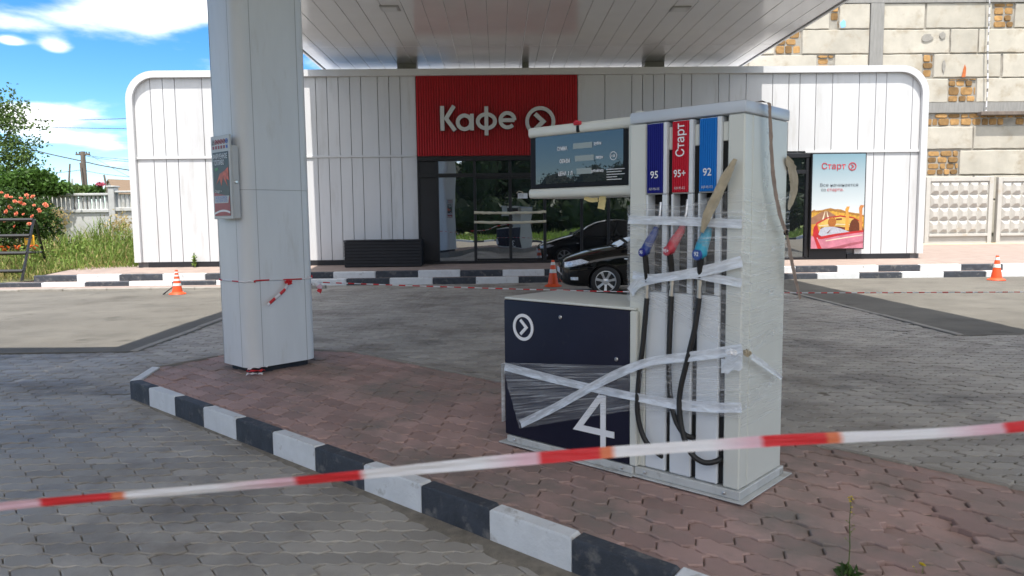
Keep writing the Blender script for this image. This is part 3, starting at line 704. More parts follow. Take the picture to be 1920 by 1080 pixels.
# ================================================================== COLUMN with its poster boxes
ANG = rad(-43.5); ax = Vector((math.cos(ANG), math.sin(ANG), 0)); nx_ = Vector((-math.sin(ANG), math.cos(ANG), 0))
cb = atz(472, 690.5, .215)                             # lowest visible corner of the cladding
def loc_px(x, y, z): p = atz(x, y, z) - cb; return p.dot(ax), p.dot(nx_)
l0 = loc_px(430, 676.7, .215); l1 = loc_px(593.7, 671.6, .215)
CW, CD = -l0[0] + .02, l1[1] + .03                      # width along the island axis, depth across
CX_, CN_ = CW, CD
col = thing('canopy_column', 'thick white clad canopy column with rounded edges standing on the red paved island', 'column', tuple(cb + Vector((0, 0, -.05))), ANG)
# local: x from -CW..0 along the island, y 0..CD ; z from island top
fp = rrect(-CW - .03, .035, -.035, CD, .13, 7)
s = S(); zc = CZ - .165
s.zprism(fp, .05, 1.692); s.zprism([(x * 1.0, y) for x, y in fp], 1.6965, zc); s.build('cladding', M['column_white'], col, smooth=40)
s = S(); s.zprism(rrect(-CW + .03, -.03, .03, CD - .05, .09, 5), -.02, .06); s.build('plinth', M['plinth'], col, smooth=40)
s = S(); s.zprism(rrect(-CW - .02, .025, -.025, CD - .01, .12, 6), 1.68, 1.71); s.build('joint_core', M['faint_joint'], col, smooth=40)
s = S()
for xx in (): pass
for (x0, x1, y0, y1) in ((.0345, .0362, .098, .103), (.0345, .0362, CD - .135, CD - .13), (-.105, -.10, -.0362, -.0345), (-CW + .075, -CW + .08, -.0362, -.0345)):
    s = S(); s.box(x0, x1, y0, y1, .052, zc - .01); s.build('seam', M['faint_joint'], col, smooth=0)

# ================================================================== FUEL DISPENSER (wrapped pump)
PB = Vector((1.174, 3.524, .166))
pump = thing('fuel_dispenser', 'white and navy fuel dispenser numbered 4, out of use and bound in clear film', 'fuel pump', tuple(PB), ANG)
def pf(x, y, off=0.0):
    """photo point on a plane parallel to the dispenser's front -> its local coordinates"""
    v = ray(x, y); o = PB + nx_ * off; t = (o - EYE).dot(nx_) / v.dot(nx_); p = EYE + v * t - PB
    return Vector((p.dot(ax), p.dot(nx_), p.z))
def ps(x, y, off=0.0):
    v = ray(x, y); o = PB + ax * off; t = (o - EYE).dot(ax) / v.dot(ax); p = EYE + v * t - PB
    return Vector((p.dot(ax), p.dot(nx_), p.z))
PT = Matrix.Translation(PB) @ Matrix.Rotation(ANG, 4, 'Z')
def wl(o): o.matrix_world = PT; return o               # a loose thing built in the dispenser's coordinates

s = S()
s.box(-1.615, -.622, -.025, .585, 0, .007, .002); s.box(-.6205, .012, -.008, .592, 0, .007, .002)
s.box(-1.57, -.632, .004, .55, .008, .05, .004); s.box(-.630, -.018, .018, .55, .008, .052, .004)
fl = s.build('base_flange', M['flange'], pump, smooth=0)
for x, y in ((-1.50, .003), (-.70, .003), (-.56, .017), (-.10, .017)):
    s = S(); s.lathe([(.009, 0), (.009, .006), (.004, .009)], 8, M=Matrix.Translation((x, y, .03)) @ Matrix.Rotation(rad(90), 4, 'X')); s.build('bolt', M['steel'], fl)
s = S(); s.box(-1.585, -.655, .004, .545, .055, .908, .010, seg=2); s.build('hydraulic_cabinet', M['navy'], pump)
s = S(); s.box(-1.582, -.62, .006, .548, .909, .926, .008, seg=2); s.build('cabinet_lid', M['cream'], pump)
s = S(); s.box(-.653, -.606, .0, .55, .055, .907, .006); s.build('corner_strip', M['cream'], pump)
# cabinet with its hose bays
ZC0, ZC1 = .055, 1.895
s = S()
s.box(-.66, -.03, .12, .53, ZC0, ZC1, .004)            # body behind the bays
s.box(-.675, -.575, .03, .119, ZC0, ZC1, .006); s.box(-.116, -.03, .03, .119, ZC0, ZC1, .006)
cabn = s.build('cabinet', M['cream'], pump, smooth=0)
cols_ = [(-.573, -.447), (-.424, -.300), (-.272, -.148)]
for k, (x0, x1) in enumerate(cols_):
    s = S()
    s.box(x0, x1, .032, .118, ZC0 + .002, 1.015, .006)                                   # lower cover
    s.box(x0, x0 + .012, .03, .118, 1.017, 1.525, .003); s.box(x1 - .03, x1, .03, .118, 1.017, 1.525, .003)   # rails of the recess
    s.box(x0, x1, .04, .118, 1.527, ZC1 - .002, .003); s.box(x1 - .022, x1, .024, .0395, 1.527, ZC1 - .004, .003)
    s.build('bay_cover', M['pump_white'], pump, smooth=0)
    s = S(); s.box(x0 + .0125, x1 - .0305, .10, .1185, 1.016, 1.526); s.build('nozzle_recess', M['void'], pump, smooth=0)
for x0, x1, z in ((-.446, -.425, 1.75), (-.299, -.273, 1.76), (-.147, -.117, 1.772)):
    s = S(); s.box(x0 + .0006, x1 - .0006, .046, .1185, ZC0 + .01, z); s.build('hose_slot', M['void'], pump, smooth=0)
    s = S(); s.box(x0 + .001, x1 - .001, .040, .118, z + .001, ZC1 - .03, .003); s.build('slot_cover', M['cream'], pump, smooth=0)
s = S(); s.box(-.672, -.022, .022, .54, ZC1 + .003, 1.957, .010, seg=2); s.build('top_cap', M['cap_grey'], pump)
s = S(); s.box(-.676, -.628, .07, .50, 1.53, 1.972, .012, seg=2); s.build('head_post', M['cream'], pump)
grades = [('grade_blue', '95', 'АИ-95-К5', None), ('grade_red', '95+', 'АИ-95-К5', 'Старт'), ('grade_cyan', '92', 'АИ-92-К5', None)]
for (x0, x1), (mn, big, small, side) in zip(cols_, grades):
    a, b = x0 + .008, x1 - .024; s = S(); s.box(a, b, .026, .0395, 1.532, 1.888, .002); nr = 8
    for k in range(nr):
        c = a + (k + .5) * (b - a) / nr; w = (b - a) / nr
        s.prism([(c - w * .42, .0262), (c - w * .2, .021), (c + w * .2, .021), (c + w * .42, .0262)], lambda u, v: (u, v, 1.534), lambda u, v: (u, v, 1.886))
    gp = s.build('grade_panel', M[mn], pump, smooth=0); cx = (a + b) / 2
    lettering('lettering', big, .052, cx, .0195, 1.625, M['white_print'], gp, bold=.012, width=.046 if len(big) == 2 else .068)
    lettering('lettering', small, .018, cx, .0195, 1.553, M['dull_text'], gp, width=.062)
    if side: lettering('lettering', side, .066, cx + .004, .0195, 1.792, M['white_print'], gp, bold=.010, rot=rad(90), width=.165)
# display head
HX0, HX1, HY0, HY1 = -1.432, -.678, .10, .43
s = S(); op = rrect(HY0 - .012, HY1 + .012, 1.528, 1.575, .018, 5); ot = rrect(HY0 - .012, HY1 + .012, 1.900, 1.952, .018, 5)
s.prism(rrect(HY0 - .015, HY1 + .015, 1.528, 1.585, .022, 5), lambda u, v: (HX0 - .006, u, v), lambda u, v: (HX1, u, v))
s.prism(rrect(HY0 - .015, HY1 + .015, 1.890, 1.952, .022, 5), lambda u, v: (HX0 - .006, u, v), lambda u, v: (HX1, u, v))
s.box(HX1 - .045, HX1 - .001, HY0 - .012, HY1 + .012, 1.54, 1.94, .004)
s.box(HX0 + .004, HX1 - .05, HY0 + .01, HY1 - .01, 1.58, 1.895)
head = s.build('display_head', M['cream'], pump, smooth=35)
s = S(); s.box(HX0 - .003, HX1 - .046, HY0 - .004, HY0 + .009, 1.586, 1.889, .003); s.box(HX0 - .003, HX1 - .046, HY1 - .009, HY1 + .004, 1.586, 1.889, .003); s.build('bezel', M['bezel'], head, smooth=0)
g0, g1 = pf(1006, 346, HY0), pf(1170, 241, HY0)
s = S(); s.box(g0.x, g1.x, HY0 - .006, HY0 - .0035, g0.z, g1.z); scr = s.build('screen', M['screen_glass'], head, smooth=0)
def onscr(x, y): p = pf(x, y, HY0 - .008); return p.x, p.z
for k, (x0, y0, x1, y1) in enumerate(((1074.5, 268, 1110, 277.5), (1078, 291, 1113, 301.5), (1081, 315, 1109, 326))):
    a, b = onscr(x0, y1), onscr(x1, y0); zz = (a[1] + b[1]) / 2; s = S(); s.box(a[0], b[0], HY0 - .0085, HY0 - .0062, zz - .016, zz + .016); s.build('readout', M['lcd'], scr, smooth=0)
for body, x, y, sz, wd in (('СУММА', 1054, 279, .024, .075), ('ОБЪЕМ', 1059, 302.5, .024, .075), ('ЦЕНА  1 Л', 1060, 325.5, .024, .105), ('рубли', 1120.5, 268.5, .018, .05), ('литры', 1124, 294.5, .018, .05), ('рублей/литр', 1120, 320, .016, .085), ('1:25', 1150, 292, .014, .022)):
    p = onscr(x, y); lettering('lettering', body, sz * 1.25, p[0], HY0 - .0088, p[1], M['white_print'], scr, bold=.03, width=wd)
p = onscr(1150, 292); s = S(); draw(s, [(arc(p[0], p[1], .022, 0, 340, 20), True)], .003, HY0 - .0085, HY0 - .0062); s.build('round_mark', M['white_print'], scr, smooth=0)
p = onscr(1154, 327)
for k, wd in enumerate((.12, .10, .12, .07, .10)):
    s = S(); s.box(p[0] - .06, p[0] - .06 + wd, HY0 - .0075, HY0 - .0062, p[1] + .028 - k * .014, p[1] + .032 - k * .014); s.build('fine_print', M['dull_text'], scr, smooth=0)
# number, emblem, locks on the navy front
YF_ = .003
s = S(); draw(s, [([(-.826, .105), (-.826, .415), (-1.008, .205), (-.752, .205)], False)], .036, YF_ - .003, YF_ + .004) if False else draw(s, [([(-.828, .098), (-.828, .418)], False), ([(-.842, .41), (-1.004, .203), (-.752, .203)], False)], .036, YF_ - .003, YF_ + .004)
s.build('number', M['white_print'], pump, smooth=0)
s = S(); e = (-1.422, .748); draw(s, [(arc(e[0], e[1], .073, 0, 355, 40), True), ([(e[0] - .022, e[1] + .044), (e[0] + .026, e[1]), (e[0] - .022, e[1] - .044)], False)], .019, YF_ - .003, YF_ + .004); s.build('emblem', M['white_print'], pump, smooth=0)
for (x, y) in ((1050, 595), (1155, 674)):
    p = pf(x, y, 0); s = S(); s.lathe([(.012, 0), (.012, .004), (.008, .007), (.003, .007)], 14, M=Matrix.Translation((p.x, YF_ + .002, p.z)) @ Matrix.Rotation(rad(90), 4, 'X')); s.build('lock', M['steel'], pump)
# the far face carries the neighbouring number
s = S(); YB = .548
draw(s, [(arc(.80, .30, .075, 150, -80, 18) + arc(.80, .155, .085, 80, -150, 18), False)], .036, -.004, .004)
bmesh.ops.transform(s.bm, matrix=Matrix.Translation((-.3, YB, 0)) @ Matrix.Rotation(math.pi, 4, 'Z'), verts=s.bm.verts[:]); s.build('number', M['white_print'], pump, smooth=0)
# nozzles and hoses
nz = [((1209.5, 471.5), (1227, 437), 'nozzle_blue', '95', 'nozzle_red', .024), ((1256, 469), (1277, 433), 'nozzle_red', '95+', 'nozzle_red', .025), ((1313, 475), (1325, 439), 'nozzle_cyan', '92', 'nozzle_face', .031)]
conn = [((1214, 533), (1213, 559)), ((1261, 526), (1259, 555)), ((1312.5, 526), (1311, 559))]
paths = [[(1213, 559, .0), (1206, 640, -.005), (1199, 700, -.01), (1195, 760, -.015), (1200, 800, -.015), (1214, 832, -.01), (1236, 852, .02), (1250, 860, .085)],
         [(1259, 555, .005), (1256, 620, .0), (1254, 690, -.002), (1257, 745, -.005), (1266, 785, -.012), (1281, 812, -.012), (1296, 820, .02), (1304, 818, .085)],
         [(1311, 559, -.005), (1303, 615, -.01), (1290, 670, -.015), (1276, 730, -.02), (1274, 770, -.025), (1281, 815, -.03), (1296, 850, -.03), (1320, 867, -.02), (1345, 864, .01), (1357, 852, .09)]]
def smooth_path(P, k=5):
    P = [Vector(p) for p in P]; out = []
    for i in range(len(P) - 1):
        p0, p1, p2, p3 = P[max(i - 1, 0)], P[i], P[i + 1], P[min(i + 2, len(P) - 1)]
        for q in range(k):
            t = q / k; out.append(.5 * ((2 * p1) + (p2 - p0) * t + (2 * p0 - 5 * p1 + 4 * p2 - p3) * t * t + (3 * p1 - p0 - 3 * p2 + p3) * t ** 3))
    return out + [P[-1]]
for (dc, up, mn, txt, fm, r), (c0, c1), hp in zip(nz, conn, paths):
    d = pf(*dc, -.035); u = pf(*up, .03)
    s = S(); mid = d.lerp(u, .5) + Vector((0, -.006, 0))
    s.tube([d + Vector((-.004, -.012, -.006)), d, mid, u, u + Vector((.004, .012, .03))], [r * .95, r * 1.1, r * 1.0, r * .82, r * .6], 14)
    nzo = s.build('nozzle', M[mn], pump, smooth=50)
    ax_d = (Vector((-.25, -1, .05))).normalized(); Mx = Matrix.Translation(d + Vector((-.006, -.014, -.004))) @ ax_d.to_track_quat('Z', 'Y').to_matrix().to_4x4()
    s = S(); s.lathe([(r * .98, 0), (r * .98, .006), (r * .9, .010), (.002, .0105)], 20, M=Mx); cp = s.build('nozzle_cap', M[fm if fm != 'nozzle_red' or txt != '95' else 'grade_blue'], nzo, smooth=40)
    tm = text_mesh(txt, r * .95, .02); tm.transform(Mx @ Matrix.Translation((0, 0, .0116)) @ Matrix.Rotation(rad(180) if False else 0, 4, 'Z')); tm.materials.clear(); tm.materials.append(M['white_print']); tm.name = 'lettering'
    # keep the figures upright: track_quat leaves Y up on the cap
    to = bpy.data.objects.new('lettering', tm); COL.objects.link(to); to.parent = cp
    s = S(); s.tube([u + Vector((.002, .02, .02)), u + Vector((.004, .05, .09)), u + Vector((.004, .06, .16))], [.012, .011, .010], 10); s.build('spout', M['steel'], nzo)
    a, b = pf(*c0, .0), pf(*c1, .0)
    s = S(); s.tube([d + Vector((0, .0, -.01)), d.lerp(a, .5), a], [r * .62, .016, .012], 10); s.build('grip', M['rubber'], nzo)
    s = S(); s.tube([a + Vector((0, 0, .006)), a.lerp(b, .3), a.lerp(b, .31), a.lerp(b, .6), a.lerp(b, .61), b], [.0135, .0135, .010, .010, .0125, .0125], 12); s.build('swivel', M['steel'], nzo, smooth=40)
    s = S(); s.tube(smooth_path([pf(x, y, o) for x, y, o in hp]), .0140, 12); s.build('hose', M['rubber'], pump, smooth=60)
# lead seal on the display
p = pf(1082, 231, HY0 - .02); s = S(); s.box(p.x - .028, p.x + .028, p.y - .006, p.y + .012, p.z - .010, p.z + .012, .006); s.box(p.x - .012, p.x + .016, p.y - .010, p.y - .005, p.z + .0, p.z + .016, .003)
s.build('seal', M['red_seal'], pump)
s = S(); s.box(p.x - .012, p.x + .012, p.y + .002, p.y + .014, p.z - .05, p.z - .011, .004); s.build('seal_tab', M['bezel'], pump)

# ---------------------------------------------------------------- film, tape, straps: separate things resting on the dispenser
def film_sheet(name, P, m, parent=None, su=1.0, sv=1.0):
    """grid P[i][j] with UV in metres"""
    nI, nJ = len(P), len(P[0]); V = [Vector(p) for row in P for p in row]; F = []; UV = []
    us = [0.0]; vs2 = [0.0]
    for i in range(1, nI): us.append(us[-1] + (Vector(P[i][nJ // 2]) - Vector(P[i - 1][nJ // 2])).length)
    for j in range(1, nJ): vs2.append(vs2[-1] + (Vector(P[nI // 2][j]) - Vector(P[nI // 2][j - 1])).length)
    me = bpy.data.meshes.new(name)
    for i in range(nI - 1):
        for j in range(nJ - 1):
            F.append((i * nJ + j, (i + 1) * nJ + j, (i + 1) * nJ + j + 1, i * nJ + j + 1))
    me.from_pydata([tuple(v) for v in V], [], F); uvl = me.uv_layers.new(name='UVMap'); d = []
    for f in F:
        for vi in f: d += [us[vi // nJ] * su, vs2[vi % nJ] * sv]
    uvl.data.foreach_set('uv', d); me.polygons.foreach_set('use_smooth', [True] * len(F)); me.materials.append(m)
    o = bpy.data.objects.new(name, me); COL.objects.link(o)
    if parent: o.parent = parent
    return o
def ribbon(name, path, w, m, parent=None, wdir=None, jitter=.0015, n=5, nrm=Vector((0, -1, 0)), su=1.0):
    """flat folded strip along a path; widths w may vary; lies across nrm"""
    P = smooth_path(path, 7); rows = []; ww = w if isinstance(w, (list, tuple)) else [w, w]
    for i, p in enumerate(P):
        t = (P[min(i + 1, len(P) - 1)] - P[max(i - 1, 0)]).normalized(); b = t.cross(nrm).normalized(); f = i / (len(P) - 1) * (len(ww) - 1); k = min(int(f), len(ww) - 2); wd = ww[k] + (ww[k + 1] - ww[k]) * (f - k)
        rows.append([p + b * (wd * (q / (n - 1) - .5)) + nrm * (random.gauss(0, jitter) + .002 * math.cos(q * 1.6)) for q in range(n)])
    return film_sheet(name, rows, m, parent, su=su)
def bulge(x, z):
    r = 0.0
    for (dc, up, *_r) in nz:
        d = pf(*dc, -.035); u = pf(*up, .0)
        for c, w in ((d, .045), (d.lerp(u, .6), .05)): r = max(r, .075 * math.exp(-(((x - c.x) / w) ** 2 + ((z - c.z) / w) ** 2)))
    return r
wrap = thing('plastic_wrap', 'upper clear stretch film wound round the nozzles of the fuel dispenser', 'plastic film', tuple(PB), ANG, 'stretch film round the dispenser')
path = [(-.690, .12), (-.688, .03)] + [(-.68 + .66 * k / 26, .018) for k in range(27)] + [(-.012, .02)] + [(-.013, .04 + .5 * k / 16) for k in range(17)]
rows = []
for i, (x, y) in enumerate(path):
    t = i / (len(path) - 1); z0 = .96 - .22 * min(1, t * 1.5) + .02 * math.sin(9 * t); z1 = 1.46 + .06 * min(1, t * 1.6) + .015 * math.sin(14 * t); row = []
    for j in range(25):
        z = z0 + (z1 - z0) * j / 24; b = bulge(x, z) if .018 == y else 0
        row.append((x + (random.gauss(0, .002) if y > .018 else 0), y - b + (random.gauss(0, .0022) if y == .018 else 0), z + .012 * math.sin(7 * t + 3 * j)))
    rows.append(row)
film_sheet('film', rows[:30], M['film'], wrap); film_sheet('film', rows[29:], M['film_side'], wrap)
fr_ = .006
ribbon('band', [pf(1178, 412, fr_), pf(1260, 414, fr_ - .004), pf(1330, 417, fr_ - .003), pf(1391, 420, fr_)], .044, M['film_band'], wrap)
ribbon('band', [pf(1186, 515, fr_), pf(1225, 521, fr_ - .03), pf(1300, 512, fr_ - .03), pf(1391, 490, fr_)], [.045, .04, .05, .055], M['film_band'], wrap)
ribbon('band', [pf(1182, 548, fr_), pf(1205, 528, fr_ - .02), pf(1290, 516, fr_ - .028), pf(1340, 522, fr_ - .01), pf(1391, 531, fr_)], [.055, .05, .035, .04, .045], M['film_band'], wrap)
sd_ = -.008
ribbon('band', [ps(1388, 490, sd_), ps(1420, 478, sd_), ps(1466, 461, sd_)], [.05, .035, .02], M['film_clear'], wrap, nrm=Vector((1, 0, 0)))
ribbon('band', [ps(1388, 531, sd_), ps(1430, 545, sd_), ps(1466, 553, sd_)], [.045, .03, .02], M['film_clear'], wrap, nrm=Vector((1, 0, 0)))
low = thing('plastic_wrap', 'lower clear stretch film crossing the navy front of the fuel dispenser in two folded bands', 'plastic film', tuple(PB), ANG, 'stretch film round the dispenser')
rows = []
top_ = lambda t: .512 + (.10 * (t / .6) if t < .6 else .10 + .16 * (t - .6) / .4); bot_ = lambda t: .115 + (.27 * (t / .6) if t < .6 else .27 + .045 * (t - .6) / .4)
for i in range(41):
    t = i / 40; row = []
    for j in range(17):
        v = j / 16; xl = -1.445 - .145 * v; x = xl + (-.006 - xl) * t
        row.append((x, -.016 + random.gauss(0, .0025), bot_(t) + (top_(t) - bot_(t)) * v + random.gauss(0, .001)))
    rows.append(row)
film_sheet('film', rows, M['film'], low)
ribbon('band', [pf(946, 687, -.02), pf(1020, 706, -.022), pf(1090, 723, -.022), pf(1186, 743, -.022), pf(1270, 758, -.022), pf(1340, 764, -.022), pf(1390, 764, -.014)], [.05, .05, .045, .045, .055, .05, .05], M['film_band'], low)
ribbon('band', [pf(976, 795, -.026), pf(1040, 764, -.027), pf(1105, 728, -.027), pf(1160, 700, -.027), pf(1220, 678, -.026), pf(1300, 668, -.024), pf(1392, 655, -.018)], [.05, .045, .045, .05, .045, .05, .055], M['film_band'], low)
film_sheet('film', [[tuple(pf(1352 + 40 * i / 6, 672 + 30 * j / 4 - 10 * i / 6 + 3 * math.sin(i * 2 + j), -.03)) for j in range(5)] for i in range(7)], M['film_band'], low)
so = .012
ribbon('band', [ps(1386, 764, so), ps(1425, 736, so), ps(1468, 692, so)], [.05, .07, .04], M['film_clear'], low, nrm=Vector((1, 0, 0)))
ribbon('band', [ps(1390, 662, so), ps(1430, 640, so), ps(1469, 606, so)], [.03, .03, .045], M['film_clear'], low, nrm=Vector((1, 0, 0)))
ribbon('band', [ps(1408, 668, so), ps(1432, 684, so), ps(1466, 710, so)], [.03, .035, .02], M['film_band'], low, nrm=Vector((1, 0, 0)))
film_sheet('film', [[tuple(ps(1389 + 78 * i / 12, 676 + (128 - 40 * i / 12) * j / 12, so - .004)) for j in range(13)] for i in range(13)], M['film_side'], low)
def crumple(center, size, seed, squash=(1, .6, 1)):
    r2 = random.Random(seed); s = S(); bmesh.ops.create_icosphere(s.bm, subdivisions=3, radius=1.0)
    for v in s.bm.verts:
        d = v.co.copy(); k = .75 + .35 * math.sin(5 * d.x + seed) * math.sin(6 * d.y + 2 * seed) + r2.uniform(-.16, .16)
        v.co = Vector((d.x * squash[0], d.y * squash[1], d.z * squash[2])) * size * k + Vector(center)
    return s
k0 = ps(1401, 662, .02)
crumple(k0, .021, 3).build('knot', M['cloth'], low, smooth=30)
crumple(ps(1388, 660, .01) + Vector((-.03, -.03, 0)), .022, 5, (1.6, .5, .8)).build('knot', M['white_print'], low, smooth=30)
# film hanging off the left edge
film_sheet('film', [[(-1.60 - .015 * math.sin(j * .7) * i / 3, -.01 + .12 * i / 3, .50 - .37 * j / 10) for j in range(11)] for i in range(4)], M['film_band'], low)
# brown lashing strap down the side
lab = 'worn brown lashing strap hanging down the right side of the fuel dispenser'
strap = thing('strap', lab, 'strap', tuple(PB), ANG)
pts = [ps(1441, 194, .012), ps(1443, 215, .014), ps(1446, 290, .018), ps(1453, 360, .022), ps(1464, 410, .02), ps(1474, 436, .015)]
ribbon('webbing', [ps(1420, 196, -.10) if False else Vector((-.10, pts[0].y, 1.962)), Vector((-.03, pts[0].y, 1.963))] + pts, [.02, .03, .035, .04, .045, .04, .03], M['strap'], strap, nrm=Vector((1, 0, 0)), jitter=.001)
tl = [pts[-1], ps(1480, 470, .03), ps(1489, 515, .035), ps(1500, 562, .03)]
ribbon('webbing', tl, [.025, .04, .04, .025], M['strap'], strap, nrm=Vector((1, 0, 0)), jitter=.001)
crumple(pts[-1], .016, 8).build('knot', M['black_metal'], strap)
o = ribbon('packing_tape', [ps(1440, 205, -.012), ps(1438, 280, -.012), ps(1434, 380, -.012), ps(1431, 470, -.012)], [.03, .045, .05, .04], M['film_clear'], nrm=Vector((1, 0, 0)), n=4)
wl(o); tag(o, 'clear lilac tinted packing tape running down the side of the dispenser beside the strap', 'packing tape')
o = ribbon('cloth_strip', [pf(1379, 298, -.005), pf(1362, 330, -.03), pf(1342, 372, -.04), pf(1326, 405, -.035), pf(1316, 436, -.03)], [.02, .05, .055, .05, .02], M['cloth'], jitter=.002, n=6)
wl(o); tag(o, 'dirty beige cloth strip tied slantwise beside the blue 92 panel of the dispenser', 'cloth strip', 'cloth strips on the dispenser')
o = ribbon('cloth_strip', [ps(1474, 296, -.02), ps(1486, 322, -.02), ps(1488, 352, -.02), ps(1478, 392, -.02)], [.03, .10, .10, .03], M['cloth'], nrm=Vector((1, 0, 0)), jitter=.002, n=6)
wl(o); tag(o, 'pale cloth strip flapping out behind the far right edge of the dispenser', 'cloth strip', 'cloth strips on the dispenser')
for lab, q, w in (('longer yellowed paper tag hanging under the display of the dispenser', [(1130, 368), (1129, 380), (1127, 392)], .05), ('short torn yellow paper tag under the display of the dispenser, left of the longer one', [(1096, 370), (1108, 375), (1121, 374)], .025)):
    o = ribbon('paper_tag', [pf(x, y, HY0 + .01) for x, y in q], w, M['yellow_paper'], n=4); wl(o); tag(o, lab, 'paper tag', 'paper tags under the display')

# ================================================================== POSTER BOXES ON THE COLUMN, LIGHTBOX ON THE CAFÉ
M['poster_dark'] = mat('poster_dark', (.018, .018, .022), .35, var=.3, vscale=9)
M['poster_red'] = mat('poster_red', (.30, .012, .03), .35, var=.2, vscale=6)
M['poster_ember'] = mat('poster_ember', (.55, .075, .025), .4, var=.5, vscale=26)
M['poster_green'] = mat('poster_green', (.05, .22, .05), .4, var=.4, vscale=30)
M['box_grey'] = mat('box_grey', (.50, .51, .51), .4, var=.05)
M['print_blue'] = mat('print_blue', (.03, .10, .45), .4)
def pl(x, y, org, off=0.0):
    v = ray(x, y); o = org + nx_ * off; t = (o - EYE).dot(nx_) / v.dot(nx_); p = EYE + v * t - org
    return Vector((p.dot(ax), p.dot(nx_), p.z))
co = Vector(col.location); FO = -.115
tl, br = pl(394.5, 257, co, FO), pl(436.5, 410.5, co, FO); bw = br.x - tl.x; bh = tl.z - br.z
def poster_box(name, lab, loc, rz):
    t = thing(name, lab, 'poster box', loc, rz, 'poster boxes on the column')
    s = S(); s.box(-bw / 2, bw / 2, 0, .018, 0, bh, .004); s.build('door', M['box_grey'], t)
    s = S(); s.box(-bw / 2 + .025, bw / 2 + .0, .0185, .079, 0.004, bh - .095, .004); s.build('case', M['box_grey'], t)
    z0, z1 = .030, bh * .805; x0, x1 = -bw / 2 + .03, bw / 2 - .03; hh = z1 - z0
    s = S(); s.box(x0, x1, -.003, -.0005, z0, z1); po = s.build('poster', M['poster_dark'], t, smooth=0)
    s = S(); s.yprism([(x0, z0), (x1, z0), (x1, z0 + hh * .30), (x0, z0 + hh * .37)], -.0045, -.0032); s.build('red_field', M['poster_red'], po, smooth=0)
    s = S(); pts = [(x0 + (x1 - x0) * u, z0 + hh * v) for u, v in ((.18, .5), (.42, .66), (.72, .70), (.98, .76), (.99, .55), (.8, .58), (.9, .46), (.62, .60), (.5, .47), (.4, .58))]; s.yprism(pts, -.0043, -.0032); s.build('flame', M['poster_ember'], po, smooth=0)
    s = S(); s.yprism([(x0 + .04, z0 + hh * .70), (x0 + .10, z0 + hh * .73), (x0 + .09, z0 + hh * .765), (x0 + .03, z0 + hh * .75)], -.0043, -.0032); s.build('leaf_mark', M['poster_green'], po, smooth=0)
    s = S(); s.yprism([(x0 + .008, z0 + hh * .20), (x1 - .03, z0 + hh * .20), (x1 - .004, z0 + hh * .315), (x0 + .008, z0 + hh * .315)], -.0062, -.0048); bn = s.build('banner', M['box_grey'], po, smooth=0)
    s = S(); a = [(x0 + (x1 - x0) * u, z0 + hh * (.02 + .045 * math.sin(math.pi * u * .9))) for u in np.linspace(0, 1, 12)]; P = [[(x, -.0052, z), (x, -.0052, z + .018)] for x, z in a]; s.grid(P); s.build('swoosh', M['white_print'], po, smooth=0)
    cx = 0
    lettering('lettering', 'ФИРМЕННОЕ', .062, cx, -.0050, z0 + hh * .925, M['white_print'], po, bold=.01, width=(x1 - x0) * .9)
    lettering('lettering', 'ТОПЛИВО', .062, cx - .03, -.0050, z0 + hh * .83, M['white_print'], po, bold=.01, width=(x1 - x0) * .68)
    lettering('lettering', 'Старт +', .035, cx - .06, -.0062, z0 + hh * .385, M['white_print'], po)
    lettering('lettering', 'ЗАПРАВЛЯЯСЬ', .034, cx - .01, -.0066, z0 + hh * .283, M['print_blue'], bn, bold=.01, width=(x1 - x0) * .78)
    lettering('lettering', 'ЧУВСТВУЙ СИЛУ', .034, cx - .01, -.0066, z0 + hh * .232, M['print_blue'], bn, bold=.01, width=(x1 - x0) * .80)
    n = 6
    for k in range(n):
        x = x0 + .02 + (x1 - x0 - .04) * k / (n - 1); zc = bh * .915; s = S()
        s.box(x - .014, x + .014, -.003, -.0004, zc - .055, zc - .027)
        s.build('pictogram_label', M['poster_red'] if k < 5 else M['print_blue'], t, smooth=0)
        s = S(); sh = [([(x - .018, zc - .012), (x, zc + .028), (x + .018, zc - .012)], True)] if k == 0 else [(arc(x, zc + .008, .019, 0, 330, 14), True), ([(x - .012, zc - .004), (x + .012, zc + .02)], False)]
        draw(s, sh, .007, -.003, -.0004); s.build('pictogram', M['poster_dark'] if k == 0 else (M['poster_red'] if k < 5 else M['print_blue']), t, smooth=0)
    s = S(); s.lathe([(.018, 0), (.018, .006), (.012, .010), (.003, .010)], 14, M=Matrix.Translation((bw / 2 + .0005, .048, bh * .44)) @ Matrix.Rotation(rad(90), 4, 'Y')); s.build('lock', M['steel'], t)
    return t
def colw(v): return co + ax * v.x + nx_ * v.y + Vector((0, 0, v.z))
cxl = (tl.x + br.x) / 2
poster_box('poster_box', 'grey locked poster box with dark fuel poster on the near left face of the column', tuple(colw(Vector((cxl, FO, br.z)))), ANG)
poster_box('poster_box', 'grey poster box on the café side of the column, seen mirrored in the glass', tuple(colw(Vector((-CW + .5 * bw - .03, CD + .080, br.z)))), ANG + math.pi).scale[1] = .6

